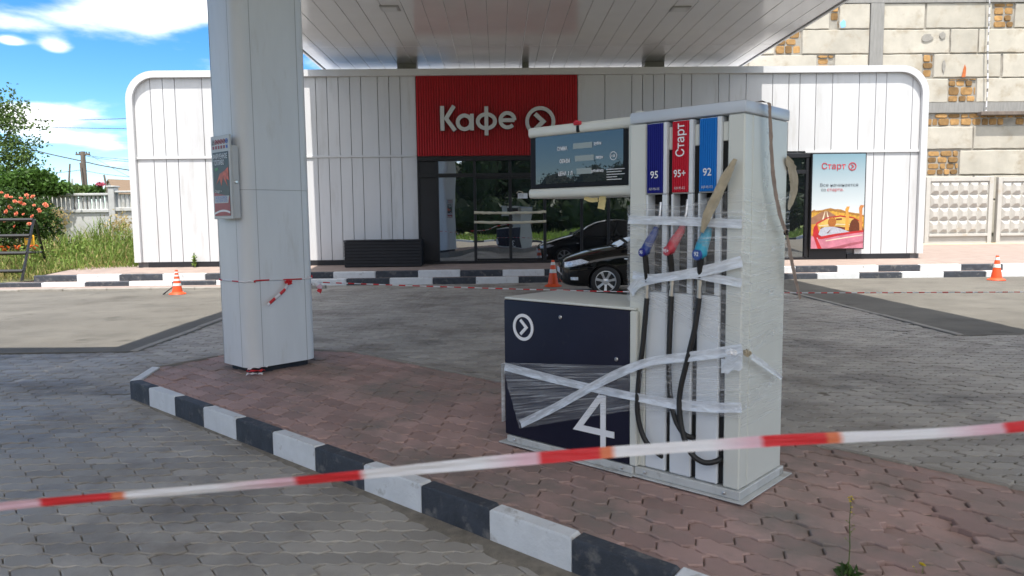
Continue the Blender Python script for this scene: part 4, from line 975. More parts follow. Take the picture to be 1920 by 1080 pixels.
YL = GY - .13
a, b = aty(1522.5, 287, YL), aty(1619.5, 467, YL); LW, LH = b.x - a.x, a.z - b.z
lbx = thing('advertising_lightbox', 'black framed advertising lightbox showing an open car trip, fixed to the café wall', 'advertising panel', ((a.x + b.x) / 2, YL, b.z))
s = S(); s.box(-LW / 2, LW / 2, 0, .122, 0, LH, .006); s.build('case', M['black_frame'], lbx)
M['ad_sky'] = bpy.data.materials.new('ad_sky'); M['ad_sky'].use_nodes = True
t_ = M['ad_sky'].node_tree; b_ = t_.nodes['Principled BSDF']; b_.inputs['Roughness'].default_value = .3
geo_ = N(t_, 'ShaderNodeTexCoord'); sp_ = N(t_, 'ShaderNodeSeparateXYZ'); L(geo_.outputs['Object'], sp_.inputs[0], t_)
mr_ = N(t_, 'ShaderNodeMapRange', inp={1: LH * .42, 2: LH, 3: 0, 4: 1}); L(sp_.outputs['Z'], mr_.inputs[0], t_)
rp = N(t_, 'ShaderNodeValToRGB'); L(mr_.outputs[0], rp.inputs[0], t_); L(rp.outputs[0], b_.inputs['Base Color'], t_)
rp.color_ramp.elements[0].color = (.62, .66, .68, 1); rp.color_ramp.elements[1].color = (.20, .34, .42, 1)
def flat(nm, c, **k): M[nm] = mat(nm, c, .32, **k); return M[nm]
flat('ad_field', (.55, .26, .04), var=.4, vscale=9); flat('ad_road', (.30, .15, .09), var=.2, vscale=8); flat('ad_bush', (.60, .33, .05), var=.5, vscale=16); flat('ad_glow', (.60, .40, .10), var=.3, vscale=6); flat('ad_seat', (.16, .035, .02), var=.3, vscale=9)
flat('ad_shirt', (.42, .43, .50), var=.25, vscale=25); flat('ad_skin', (.55, .22, .07), var=.2, vscale=20); flat('ad_hair', (.13, .035, .015), var=.3, vscale=40); flat('ad_hair_fair', (.38, .13, .03), var=.3, vscale=40)
flat('ad_car_red', (.45, .025, .03), var=.2, vscale=10); flat('ad_car_pink', (.55, .20, .27), var=.3, vscale=4); flat('ad_text', (.50, .03, .045)); flat('ad_text_dark', (.08, .09, .11)); flat('ad_arm', (.68, .32, .06), var=.15, vscale=20)
s = S(); mg = .028; s.box(-LW / 2 + mg, LW / 2 - mg, -.004, -.0005, mg, LH - mg); pic = s.build('picture', M['ad_sky'], lbx, smooth=0)
lay = [0]
def shp(nm, m, pts):
    """pts in fractions of the picture"""
    lay[0] += 1; y = -.0045 - .0004 * lay[0]; s = S(); q = [(-LW / 2 + mg + u * (LW - 2 * mg), mg + v * (LH - 2 * mg)) for u, v in pts]
    s.yprism(q, y, y + .0003); return s.build(nm, M[m], pic, smooth=0)
shp('bushes', 'ad_bush', [(0, .30), (0, .40), (.1, .405), (.2, .41), (.33, .425), (.42, .41), (.5, .42), (.6, .395), (.7, .385), (.78, .37), (.88, .375), (1, .35), (1, .2), (0, .2)])
shp('road', 'ad_road', [(0, .22), (0, .33), (.24, .405), (.30, .405), (.52, .33), (.30, .26)])
shp('windscreen', 'ad_glow', [(.05, .20), (.12, .27), (.3, .325), (.55, .345), (.8, .325), (.97, .27), (.98, .18), (.5, .16)])
shp('field', 'ad_field', [(.0, .12), (.0, .26), (.12, .265), (.2, .20), (.98, .22), (1, .12)])
shp('dash', 'ad_car_red', [(.03, .12), (.05, .235), (.12, .245), (.16, .16), (.6, .19), (1, .20), (1, .13), (.5, .10)])
flat('ad_light', (.74, .66, .50), var=.2, vscale=12); flat('ad_trees', (.36, .17, .04), var=.5, vscale=30)
shp('tree_line', 'ad_trees', [(.0, .40), (.05, .415), (.09, .40), (.18, .405), (.26, .42), (.36, .43), (.44, .418), (.56, .415), (.66, .392), (.8, .378), (1, .352), (1, .335), (.7, .365), (.4, .40), (.1, .385), (0, .385)])
shp('road_line', 'ad_light', [(.20, .30), (.255, .40), (.262, .40), (.23, .30)]); shp('road_line', 'ad_light', [(.31, .31), (.285, .40), (.29, .40), (.34, .315)])
shp('screen_frame', 'ad_car_red', [(.03, .19), (.10, .275), (.3, .332), (.55, .352), (.8, .332), (.98, .275), (.985, .262), (.8, .318), (.55, .338), (.3, .318), (.12, .262), (.06, .19)])
shp('car_mirror', 'ad_seat', [(.47, .30), (.58, .305), (.58, .322), (.47, .318)]); shp('dash_light', 'ad_light', [(.14, .245), (.5, .262), (.9, .25), (.9, .243), (.5, .254), (.14, .238)])
shp('seat', 'ad_seat', [(.16, .16), (.18, .225), (.50, .235), (.62, .225), (.98, .232), (1, .18), (.6, .15)])
shp('neck', 'ad_skin', [(.35, .2), (.36, .26), (.43, .26), (.44, .2)])
shp('arm', 'ad_arm', [(.645, .19), (.655, .36), (.64, .415), (.67, .445), (.725, .445), (.70, .40), (.715, .34), (.72, .19)])
shp('arm', 'ad_skin', [(.895, .19), (.915, .37), (.90, .43), (.93, .46), (1.0, .455), (.965, .42), (.965, .33), (.975, .19)])
shp('shirt', 'ad_shirt', [(.14, .15), (.17, .205), (.26, .232), (.42, .232), (.55, .215), (.74, .175), (.74, .155), (.5, .14), (.2, .13)])
shp('head', 'ad_hair_fair', arc(.395, .282, .078, 0, 345, 22, ry=.052))
shp('head', 'ad_hair', [(.73, .19), (.735, .26), (.77, .30), (.825, .315), (.88, .30), (.915, .26), (.92, .185)])
shp('car_edge', 'ad_car_red', [(.13, .105), (.14, .125), (.45, .155), (.8, .18), (1, .192), (1, .172), (.8, .158), (.5, .135), (.2, .10)])
shp('car_body', 'ad_car_pink', [(0, 0), (0, .14), (.13, .105), (.2, .098), (.5, .133), (.8, .157), (1, .171), (1, 0)])
shp('car_shine', 'ad_light', [(.28, .085), (.6, .115), (.98, .145), (.98, .137), (.6, .105), (.28, .078)]); flat('ad_shade', (.33, .09, .12), var=.3, vscale=8); shp('car_shadow', 'ad_shade', [(.3, 0), (.5, .022), (.8, .06), (1, .075), (1, .055), (.7, .02), (.6, 0)])
shp('sleeve_fold', 'ad_seat', [(.30, .165), (.36, .20), (.37, .20), (.32, .16)]); shp('hair_light', 'ad_arm', [(.36, .31), (.40, .328), (.44, .315), (.40, .32)])
shp('car_stripe', 'ad_car_red', [(.13, 0), (.05, .125), (.10, .12), (.21, 0)])
def adp(x, y): p = aty(x, y, YL); return p.x - lbx.location.x, p.z - lbx.location.z
p = adp(1562.5, 312); lettering('lettering', 'Старт', .22, p[0], -.013, p[1], M['ad_text'], pic, width=.64, bold=.004)
p = adp(1598, 312); s = S(); draw(s, [(arc(p[0], p[1], .095, 0, 354, 36), True), ([(p[0] - .03, p[1] + .05), (p[0] + .03, p[1]), (p[0] - .03, p[1] - .05)], False)], .024, -.013, -.012); s.build('emblem', M['ad_text'], pic, smooth=0)
p = adp(1573, 347); lettering('lettering', 'Все начинается', .115, p[0], -.013, p[1], M['ad_text_dark'], pic, width=1.02)
p = adp(1545, 356); lettering('lettering', 'со', .115, p[0] - .02, -.013, p[1], M['ad_text_dark'], pic); lettering('lettering', 'старта.', .115, p[0] + .30, -.013, p[1], M['ad_text'], pic, width=.44)

# ================================================================== BLACK CAR
Yn = atz(1136, 556.5, 0).y; wx = aty(1136, 527, Yn).x
car = thing('parked_car', 'black saloon car parked by the café steps behind the dispenser', 'car', (wx - .84, Yn + .85, 0.0))
XS = [0, .03, .09, .18, .32, .55, .84, 1.10, 1.3, 1.7, 2.2, 2.7, 3.1, 3.5, 3.8, 4.1, 4.28, 4.36, 4.40]
interp = lambda x, a, b: float(np.interp(x, a, b))
def wid(x): return interp(x, [0, .03, .09, .18, .32, .55, .84, 1.3, 3.3, 3.9, 4.2, 4.34, 4.40], [.46, .54, .64, .735, .795, .832, .848, .85, .85, .838, .80, .72, .62])
def zbot(x): return interp(x, [0, .1, .4, 1.2, 3.2, 4.1, 4.40], [.26, .20, .17, .19, .19, .24, .34])
def zdeck(x): return interp(x, [0, .03, .09, .18, .32, .55, .84, 1.10, 1.3, 2.2, 3.1, 3.6, 4.1, 4.30, 4.40], [.60, .665, .715, .755, .80, .865, .93, .965, .98, .985, .995, 1.02, 1.045, 1.03, .90])
def section(x):
    w, zb, zd = wid(x), zbot(x), zdeck(x)
    return [(0, zb), (w * .80, zb), (w * .95, zb + .05), (w * .985, zb + .20 * (zd - zb) / .75), (w, zb + .5 * (zd - zb)), (w * .985, zd - .17 * (zd - zb)), (w * .93, zd - .045), (w * .84, zd - .008), (w * .55, zd + .018), (0, zd + .028)]
def sidey(x, z):
    sec = section(x)[1:8]; return float(np.interp(z, [p[1] for p in sec], [p[0] for p in sec]))
s = S(); P = []
for x in XS:
    h = section(x); ring = [(x, -y, z) for y, z in h] + [(x, y, z) for y, z in h[-2:0:-1]]; P.append(ring + [ring[0]])
s.grid(P); bmesh.ops.remove_doubles(s.bm, verts=s.bm.verts[:], dist=1e-5)
for end in (0, -1): s.face(P[end][:-1])
bmesh.ops.remove_doubles(s.bm, verts=s.bm.verts[:], dist=1e-5)
body = s.build('body', M['car_paint'], car, smooth=45)
ss = body.modifiers.new('sub', 'SUBSURF'); ss.levels = ss.render_levels = 2
cut = S()
for x in (.84, 3.40):
    for sgn_ in (-1, 1): cut.lathe([(.345, -.15), (.345, .15)], 40, M=Matrix.Translation((x, sgn_ * .80, .305)) @ Matrix.Rotation(rad(90), 4, 'X'))
cutter = cut.build('cutter', M['void'], smooth=0); cutter.parent = car
bo = body.modifiers.new('arch', 'BOOLEAN'); bo.operation = 'DIFFERENCE'; bo.object = cutter; bo.solver = 'EXACT'
bpy.context.view_layer.update(); dg = bpy.context.evaluated_depsgraph_get(); nm_ = bpy.data.meshes.new_from_object(body.evaluated_get(dg)); body.modifiers.clear(); body.data = nm_; nm_.name = 'body'
nm_.polygons.foreach_set('use_smooth', [True] * len(nm_.polygons)); nm_.set_sharp_from_angle(angle=rad(40))
bpy.data.objects.remove(cutter)
# cabin: dark glass with painted roof and pillars
base = [(1.06, .70), (1.6, .755), (2.4, .765), (3.2, .75), (3.78, .66)]; top_r = [(1.95, .50), (2.2, .545), (2.6, .555), (2.95, .535), (3.15, .49)]
zb_ = [.965, .99, .995, 1.0, 1.03]; zt_ = [1.385, 1.43, 1.445, 1.43, 1.395]
def cab(v, e=0.0):
    L_ = []
    for (b0, t0, z0, z1) in zip(base, top_r, zb_, zt_): L_.append((b0[0] + (t0[0] - b0[0]) * v, -(b0[1] + (t0[1] - b0[1]) * v + e), z0 - .02 + (z1 - z0 + .02) * v))
    return L_
def loop(v, e=0.0): A = cab(v, e); return A + [(x, -y, z) for x, y, z in A[::-1]]
s = S(); s.grid([[Vector(p) for p in loop(v) + [loop(v)[0]]] for v in (0, .35, .7, .97)]); s.build('cabin_glass', M['car_glass'], car, smooth=50)
s = S(); r0, r1 = loop(.93, .008), loop(1.0, -.03); r2 = [(2.55 + (x - 2.55) * .6, y * .55, z + .03) for x, y, z in r1]
s.grid([[Vector(p) for p in r + [r[0]]] for r in (r0, r1, r2)]); s.face(r2); s.build('roof', M['car_paint'], car, smooth=60)
for sg in (-1, 1):
    for k, (ia, w_) in enumerate(((0, .035), (2, .04), (4, .07))):
        a, b = Vector(cab(0, .006)[ia]), Vector(cab(.97, .006)[ia]); a.y *= -sg; b.y *= -sg; s = S(); s.tube([a, a.lerp(b, .5) , b], w_ * .6, 8, flat=.6); s.build('pillar', M['car_paint'], car, smooth=50)
    def patch(nm, m, x0, x1, z0f, z1f, nx2=14, nz2=6, off=.008):
        s = S(); P = []
        for i in range(nx2 + 1):
            x = x0 + (x1 - x0) * i / nx2; row = []
            for j in range(nz2 + 1):
                z = z0f(x) + (z1f(x) - z0f(x)) * j / nz2; e = off * math.sin(math.pi * min(.5, .12 + min(i, nx2 - i) / nx2)) * (1 if 0 < j < nz2 else .3)
                row.append((x - off * .6 * (1 - i / nx2), sg * (sidey(x, z) + e), z))
            P.append(row)
        s.grid(P); return s.build(nm, M[m], car, smooth=60)
    patch('headlight', 'lamp_clear', .055, .50, lambda x: .575 + .11 * max(0, (x - .05) / .45) ** 1.3, lambda x: .675 + .075 * min(1, (x - .05) / .3) - .05 * max(0, (x - .36) / .14))
    patch('indicator', 'lamp_clear', 1.21, 1.27, lambda x: .735, lambda x: .757, 4, 2)
    patch('door_gap', 'plastic_black', 1.30, 1.312, lambda x: .30, lambda x: .93, 2, 8, .002); patch('bumper_gap', 'plastic_black', .06, .60, lambda x: .545 + .06 * x, lambda x: .553 + .06 * x, 8, 2, .002); patch('fog_lamp', 'lamp_clear', .16, .30, lambda x: .33, lambda x: .39, 4, 3, .005)
    patch('tail_light', 'tail_red', 4.12, 4.365, lambda x: .72, lambda x: .93, 8, 5)
    patch('sill_trim', 'plastic_black', 1.22, 3.02, lambda x: zbot(x) + .03, lambda x: zbot(x) + .11, 10, 2, .006)
    s = S(); bmesh.ops.create_uvsphere(s.bm, u_segments=16, v_segments=10, radius=1)
    for v in s.bm.verts: v.co = Vector((1.20 + v.co.x * .05, sg * (.92) + v.co.y * .075, 1.015 + v.co.z * .05))
    mir = s.build('wing_mirror', M['plastic_black'], car, smooth=60)
    s = S(); s.tube([(1.20, sg * .76, .99), (1.19, sg * .87, 1.01)], .02, 8); s.build('mirror_arm', M['plastic_black'], mir)
s = S(); s.box(-.012, .02, -.42, .42, .30, .40, .01); s.box(-.012, .03, -.36, .36, .565, .625, .01); s.build('grille', M['plastic_black'], car)
s = S(); s.box(-.030, -.013, -.26, .26, .44, .55, .004); s.build('number_plate', M['white_print'], car)
s = S(); s.box(4.385, 4.42, -.26, .26, .70, .81, .004); s.build('number_plate', M['white_print'], car)
def wheel(x, sg):
    Mw = Matrix.Translation((x, sg * .755, .302)) @ Matrix.Rotation(rad(90 if sg < 0 else -90), 4, 'X')
    s = S(); s.lathe([(.205, -.08), (.27, -.095), (.292, -.085), (.302, -.05), (.302, .05), (.292, .085), (.27, .095), (.212, .088), (.205, .06)], 40, M=Mw); w = s.build('wheel', M['rubber'], car, smooth=40)
    s = S(); s.lathe([(.205, -.07), (.212, .084), (.200, .086), (.192, .055), (.190, .02)], 40, M=Mw)
    for k in range(7):
        a = 2 * math.pi * k / 7 + .2; T = Mw @ Matrix.Rotation(a, 4, 'Z')
        s.prism([(.035, -.030), (.11, -.020), (.2, -.030), (.2, .030), (.11, .020), (.035, .030)], lambda u, v: T @ Vector((u, v, .045)), lambda u, v: T @ Vector((u, v, .078 - .02 * (u < .05))))
    s.lathe([(.058, .04), (.056, .074), (.03, .082), (.002, .083)], 20, M=Mw); s.build('rim', M['alloy'], w, smooth=30)
    s = S(); s.lathe([(.186, .0), (.186, .03), (.002, .031)], 24, M=Mw); s.build('brake', M['void'], w, smooth=0)
for x in (.84, 3.40):
    for sg in (-1, 1): wheel(x, sg)

# ================================================================== TRAFFIC CONES, BARRICADE
def cone(lab, loc, hgt, tilt=0.0, wrap_=False):
    t = thing('traffic_cone', lab, 'traffic cone', loc, random.uniform(0, 6), 'traffic cones round the forecourt'); k = hgt / .52
    t.rotation_euler[0] = tilt
    s = S(); s.lathe([(.17 * k, 0), (.175 * k, .012), (.165 * k, .028), (.125 * k, .045), (.105 * k, .062), (.03 * k, hgt - .01), (.026 * k, hgt), (.012 * k, hgt)], 8 if False else 24); b = s.build('cone_body', M['orange_cone'], t, smooth=35)
    def rad_at(z): return .105 * k + (.03 * k - .105 * k) * (z - .062) / (hgt - .072)
    for z0, z1 in ((.52, .66), (.82, .93)) if not wrap_ else ((.36, .46), (.56, .64), (.74, .80), (.88, .93)):
        z0 *= hgt; z1 *= hgt; s = S(); s.lathe([(rad_at(z0) + .003, z0), (rad_at(z1) + .003, z1)], 24); s.build('reflective_band', M['white_band'], t, smooth=35)
    return t
p = atz(333, 552, 0.012); cone('orange cone with ragged white bands standing left of the column', (p.x, p.y, .012), aty(333, 507, p.y).z, wrap_=True)
p = atz(1037, 537, 0.002); cone('orange cone standing at the front bumper of the black car', (p.x, p.y, .002), aty(1037, 488, p.y).z, .0)
p = atz(1868, 525.5, 0.012); cone('orange cone on the sunlit asphalt near the concrete panel fence at right', (p.x, p.y, .012), aty(1868, 480, p.y).z)
p, q = atz(306, 552, .02), atz(331, 529, .10); q = aty(329, 534, p.y + .05)
s = S(); s.tube([p, p.lerp(q, .5), q], [.035, .022, .02], 8, flat=.5); tag(s.build('rubber_strip', M['black_metal']), 'dark rubber strip leaning on the left orange cone', 'rubber strip')

bf, bb = atz(40.7, 527.4, .12), atz(91.7, 514.5, .12); tp = Vector((aty(63, 412, (bf.y + bb.y) / 2).x, (bf.y + bb.y) / 2, aty(63, 412, (bf.y + bb.y) / 2).z))
bar = thing('barricade', 'black steel folding barricade with four rails and yellow tag on the weedy verge', 'barricade')
r_ = .032; LL = 2.1; ux = Vector((-1, 0, 0))
def rail(a, b, nm='rail', w=.035): s = S(); s.tube([a, b], w, 4); s.build(nm, M['black_metal'], bar, smooth=0)
for k in (0, 1):
    off = ux * (LL * k); rail(tp + off, bf + off, 'leg'); rail(tp + off + Vector((.0, .05, 0)), bb + off, 'leg')
for f in (0.0, .27, .555, .84): a = tp.lerp(bf, f); rail(a + Vector((0, -.03, 0)), a + ux * LL + Vector((0, -.03, 0)), 'rail', .045)
for f in (.58, .86): a = tp.lerp(bb, f); rail(a + Vector((0, .03, 0)), a + ux * LL + Vector((0, .03, 0)), 'rail', .035)
c = aty(65.5, 449.5, tp.y - .06); s = S(); s.box(c.x - .13, c.x + .13, tp.y - .30, tp.y - .285, c.z - .13, c.z + .13, .004); tg = s.build('tag_plate', M['yellow'], bar, smooth=0)
s = S()
for k in range(2): s.box(c.x - .09, c.x + .09 - .05 * k, tp.y - .304, tp.y - .3005, c.z + .05 - k * .05, c.z + .07 - k * .05)
s.build('print', M['joint'], tg, smooth=0)

# ================================================================== BARRIER TAPES
def tape_line(name, lab, pts, w, seg, thick=.003, twist=0.0, first=0, colours=('tape_white', 'tape_red'), cat='barrier tape', group=None, cuts=None, n=240, wob=0.0):
    """one ribbon along pts; red and white fields alternate along it"""
    P = smooth_path(pts, max(4, n // len(pts))); ln = [0.0]
    for a, b in zip(P, P[1:]): ln.append(ln[-1] + (b - a).length)
    V = []; F = []; mi = []; sz = []; names = []
    for c in colours:
        if c not in names: names.append(c)
    for i, p in enumerate(P):
        t = (P[min(i + 1, len(P) - 1)] - P[max(i - 1, 0)]).normalized(); up = Vector((0, 0, 1)); sd = t.cross(up).normalized(); up = sd.cross(t)
        a = twist * ln[i] + wob * math.sin(ln[i] * 2.3); d = up * math.cos(a) + sd * math.sin(a); e = up * -math.sin(a) + sd * math.cos(a)
        for q in range(6):
            an = 2 * math.pi * q / 6; V.append(tuple(p + d * (w / 2 * math.cos(an)) + e * (thick * math.sin(an))))
    for i in range(len(P) - 1):
        m = (ln[i] + ln[i + 1]) / 2
        if cuts: k = sum(1 for c in cuts if m > c[0]) - 1; cn = cuts[max(0, k)][1]
        else: cn = colours[(int(m / seg) + first) % len(colours)]
        for q in range(6):
            F += [i * 6 + q, i * 6 + (q + 1) % 6, (i + 1) * 6 + (q + 1) % 6, (i + 1) * 6 + q]; sz.append(4); mi.append(names.index(cn))
    o = np_mesh(name, V, F, sz, [M[c] for c in names], smooth=True, mi=mi); tag(o, lab, cat, group); return o
# the near tape, right in front of the camera
def near(x, y, d=1.32): v = ray(x, y); return EYE + v * (d / v.dot(D_))
NA, NB = near(-700, 1021), near(2620, 706); ctr = [near(x, y) for x, y in ((0, 950), (480, 909), (960, 863), (1440, 827), (1920, 799))]
npts = [NA] + ctr + [NB]
x0_ = NA; tot = lambda x: (near(x, 950 - x * .0786) - near(-700, 1021)).length
TW, TR, TO, TP = (.88, .87, .90), (.74, .03, .04), (.80, .22, .10), (.80, .52, .60)
stops = [(-700, TR), (-340, TR), (-330, TW), (20, TP), (70, TP), (80, TR), (205, TR), (214, TO), (228, TO), (240, TW), (400, TW), (520, TP), (548, TP), (560, TR), (672, TR), (688, TW), (905, TW), (985, TP), (1006, TP), (1018, TR), (1122, TR), (1132, TO), (1146, TO), (1158, TW), (1330, TW), (1410, TP), (1424, TP), (1436, TR), (1548, TR), (1556, TO), (1572, TO), (1586, TW), (1750, TW), (1850, TP), (1878, TP), (1890, TR), (2050, TR), (2060, TW), (2400, TW), (2410, TR), (2700, TR)]
M['tape_print'] = m_ = bpy.data.materials.new('tape_print'); m_.use_nodes = True; t_ = m_.node_tree; b_ = t_.nodes['Principled BSDF']; b_.inputs['Roughness'].default_value = .32
at_ = N(t_, 'ShaderNodeAttribute', attribute_name='print'); L(at_.outputs['Color'], b_.inputs['Base Color'], t_); tl_ = N(t_, 'ShaderNodeBsdfTranslucent'); L(at_.outputs['Color'], tl_.inputs[0], t_)
ms_ = N(t_, 'ShaderNodeMixShader', inp={0: .45}); L(b_.outputs[0], ms_.inputs[1], t_); L(tl_.outputs[0], ms_.inputs[2], t_); L(ms_.outputs[0], t_.nodes['Material Output'].inputs[0], t_)
gn_ = N(t_, 'ShaderNodeNewGeometry'); mp_ = N(t_, 'ShaderNodeMapping'); mp_.inputs['Scale'].default_value = (8, 8, 120); L(gn_.outputs['Position'], mp_.inputs[0], t_); nz_ = N(t_, 'ShaderNodeTexNoise', inp={'Scale': 1.0, 'Detail': 4.0}); L(mp_.outputs[0], nz_.inputs['Vector'], t_)
bp_ = N(t_, 'ShaderNodeBump', inp={'Strength': .7, 'Distance': .01}); L(nz_.outputs[0], bp_.inputs['Height'], t_); L(bp_.outputs[0], b_.inputs['Normal'], t_)
P = smooth_path(npts, 110); V = []; CL = []; rt = random.Random(2)
tots = [(tot(x), c) for x, c in stops]; ln = 0.0
for i, p in enumerate(P):
    if i: ln += (p - P[i - 1]).length
    t = (P[min(i + 1, len(P) - 1)] - P[max(i - 1, 0)]).normalized(); sd = t.cross(Vector((0, 0, 1))).normalized(); up = sd.cross(t)
    ro = .55 * math.sin(ln * 1.9 + .5) + .18 * math.sin(ln * 6.3); w = .0195 * (1 + .07 * math.sin(ln * 4.1 + 1) + .04 * math.sin(ln * 13)); k = max(q for q in range(len(tots)) if tots[q][0] <= ln + 1e-6) if ln >= tots[0][0] else 0
    c0 = tots[k][1]; c1 = tots[min(k + 1, len(tots) - 1)][1]; d = max(1e-6, tots[min(k + 1, len(tots) - 1)][0] - tots[k][0]); f = min(1, max(0, (ln - tots[k][0]) / d)); c = [c0[q] + (c1[q] - c0[q]) * f for q in range(3)]
    for q in range(7):
        v = q / 6 - .5; fold = .0028 * math.cos(v * 9 + 2 * math.sin(ln * 3)) * (1 - 2 * abs(v)); a = ro + .25 * math.sin(ln * 5) * v
        V.append(tuple(p + (up * math.cos(a) + sd * math.sin(a)) * (w * v) + (sd * math.cos(a) - up * math.sin(a)) * fold)); CL.append((*c, 1))
F = []
for i in range(len(P) - 1):
    for q in range(6): F += [i * 7 + q, i * 7 + q + 1, (i + 1) * 7 + q + 1, (i + 1) * 7 + q]
o = np_mesh('barrier_tape', V, F, np.full(len(F) // 4, 4), M['tape_print'], smooth=True); ca_t = o.data.attributes.new('print', 'FLOAT_COLOR', 'POINT'); ca_t.data.foreach_set('color', np.array(CL, dtype=np.float32).ravel())
tag(o, 'red and white barrier tape stretched right across the foreground', 'barrier tape', 'red and white barrier tapes')
# round the column
cz_ = pl(480, 531, co, -.036).z; ring = [co + ax * x + nx_ * y + Vector((0, 0, cz_ + .012 * math.sin(3 * k))) for k, (x, y) in enumerate(rrect(-CW - .036, .041, -.041, CD + .006, .13, 5))]
ring = ring + [ring[0]]
tape_line('barrier_tape', 'red and white barrier tape tied round the column', ring, .016, .17, thick=.006, twist=3.0, n=200, group='red and white barrier tapes')
def onf(x, y, e=0.0):     # a point on the column's right-hand face
    v = ray(x, y); o = co + ax * (.045 + e); t = (o - EYE).dot(ax) / v.dot(ax); return EYE + v * t
s = S(); crumple(onf(541, 530, .01), .045, 4, (1, .6, .6)).build('t', M['tape_red']) if False else None
o = crumple((0, 0, 0), .05, 4, (.8, 1, .55)).build('tape_knot', M['tape_red'], smooth=30, loc=tuple(onf(541, 529, .012))); tag(o, 'crumpled red knot in the tape tied round the column', 'tape knot')
tape_line('tape_end', 'loose red and white tape end hanging from the knot on the column', [onf(541, 530, .02), onf(532, 545, .03), onf(514, 561, .03), onf(502, 572, .03)], .03, .07, thick=.004, n=40)
kn = co + ax * .05 + nx_ * (CD - .02) + Vector((0, 0, cz_)); kn = onf(594, 531, .02)
tape_line('tape_end', 'faded tape tuft hanging at the right edge of the column', [onf(592, 529, .02), onf(600, 540, .03), onf(597, 549, .03)], .05, .04, thick=.006, colours=('tape_white', 'tape_pink', 'tape_red'), n=40)
# from the column across to the right, beyond the dispenser
Yb = 8.2; mids = [onf(593, 529, .0)] + [aty(x, y, 7.9 + (x - 600) * .0006) for x, y in ((751, 535), (950, 541.5), (1048, 544), (1176, 547), (1470, 549), (1700, 548.5), (1920, 547.5), (2500, 545))]
tape_line('barrier_tape', 'thin twisted red and white tape running from the column behind the dispenser to the right', mids, .014, .075, thick=.005, twist=9, n=900, group='red and white barrier tapes')
p = atz(474, 703, .17); r2 = random.Random(5); s = S()
for k in range(3):
    P = [[(p.x + (i - 2) * .03 + r2.uniform(-.008, .008), p.y + (j - 1) * .025 + k * .02 + r2.uniform(-.008, .008) + .01 * k * i, .168 + .02 * k + abs(math.sin(i * 1.3 + j + k)) * .022) for j in range(3)] for i in range(6)]
    s.grid(P, mi=k % 2)
tag(s.build('tape_scrap', [M['tape_white'], M['tape_red']], smooth=0), 'crumpled red and white tape scrap lying at the foot of the column', 'tape scrap')

# ================================================================== RIGHT: BLOCK BUILDING, PANEL FENCE
M['shell_block'] = mat('shell_block', (.46, .43, .37), .92, var=.20, vscale=1.0, bump=.8, bscale=26, island=.09, dirt=(.33, .275, .20), dscale=1.3, dth=(.52, .74))
M['shell_brick'] = mat('shell_brick', (.31, .18, .07), .95, var=.35, vscale=7, bump=1.0, bscale=30, island=.45)
M['mortar'] = mat('mortar', (.31, .29, .255), .95, var=.25, vscale=4, bump=.8, bscale=22)
M['raw_concrete'] = mat('raw_concrete', (.26, .255, .245), .95, var=.16, vscale=5, bump=.8, bscale=18, stretch=(3, 1, .4))
WY = 30.0
bld = thing('block_building', 'tall unfinished building of pale stone blocks with orange rubble infill behind the café', 'building', (0, WY, 0))
zx = lambda y: aty(1650, y, WY).z
xx = lambda x, y=100: aty(x, y, WY).x
s = S(); s.box(-2, 34, .06, 6, .2, zx(-60)); s.build('backing_wall', M['mortar'], bld, smooth=0)
blk = S()
rrn = random.Random(11)
def one_block(x0, x1, z0, z1):
    g = .012; e = lambda: rrn.uniform(-.012, .012); c = [(x0 + g + e(), z0 + g + e()), (x1 - g + e(), z0 + g + e()), (x1 - g + e(), z1 - g + e()), (x0 + g + e(), z1 - g + e())]
    pts = []
    for k in range(4):
        a, b = Vector(c[k]), Vector(c[(k + 1) % 4]); m = max(2, int((b - a).length / .25))
        for q in range(m): t = q / m; p = a.lerp(b, t); pts.append((p.x + (rrn.uniform(-.012, .012) if q else .0), p.y + (rrn.uniform(-.012, .012) if q else .0)))
    cx, cz = (x0 + x1) / 2, (z0 + z1) / 2; y0 = rrn.uniform(-.02, .012)
    inn = [(cx + (u - cx) * (1 - .03 / max(.1, abs(u - cx) + .3)), cz + (v - cz) * (1 - .03 / max(.1, abs(v - cz) + .2))) for u, v in pts]
    A = [blk.bm.verts.new((u, y0, v)) for u, v in inn]; B = [blk.bm.verts.new((u, y0 + .02, v)) for u, v in pts]; C = [blk.bm.verts.new((u, .07, v)) for u, v in pts]
    blk.bm.faces.new(A); n = len(pts)
    for R1, R2 in ((A, B), (B, C)):
        for k in range(n): blk.bm.faces.new((R1[k], R1[(k + 1) % n], R2[(k + 1) % n], R2[k]))
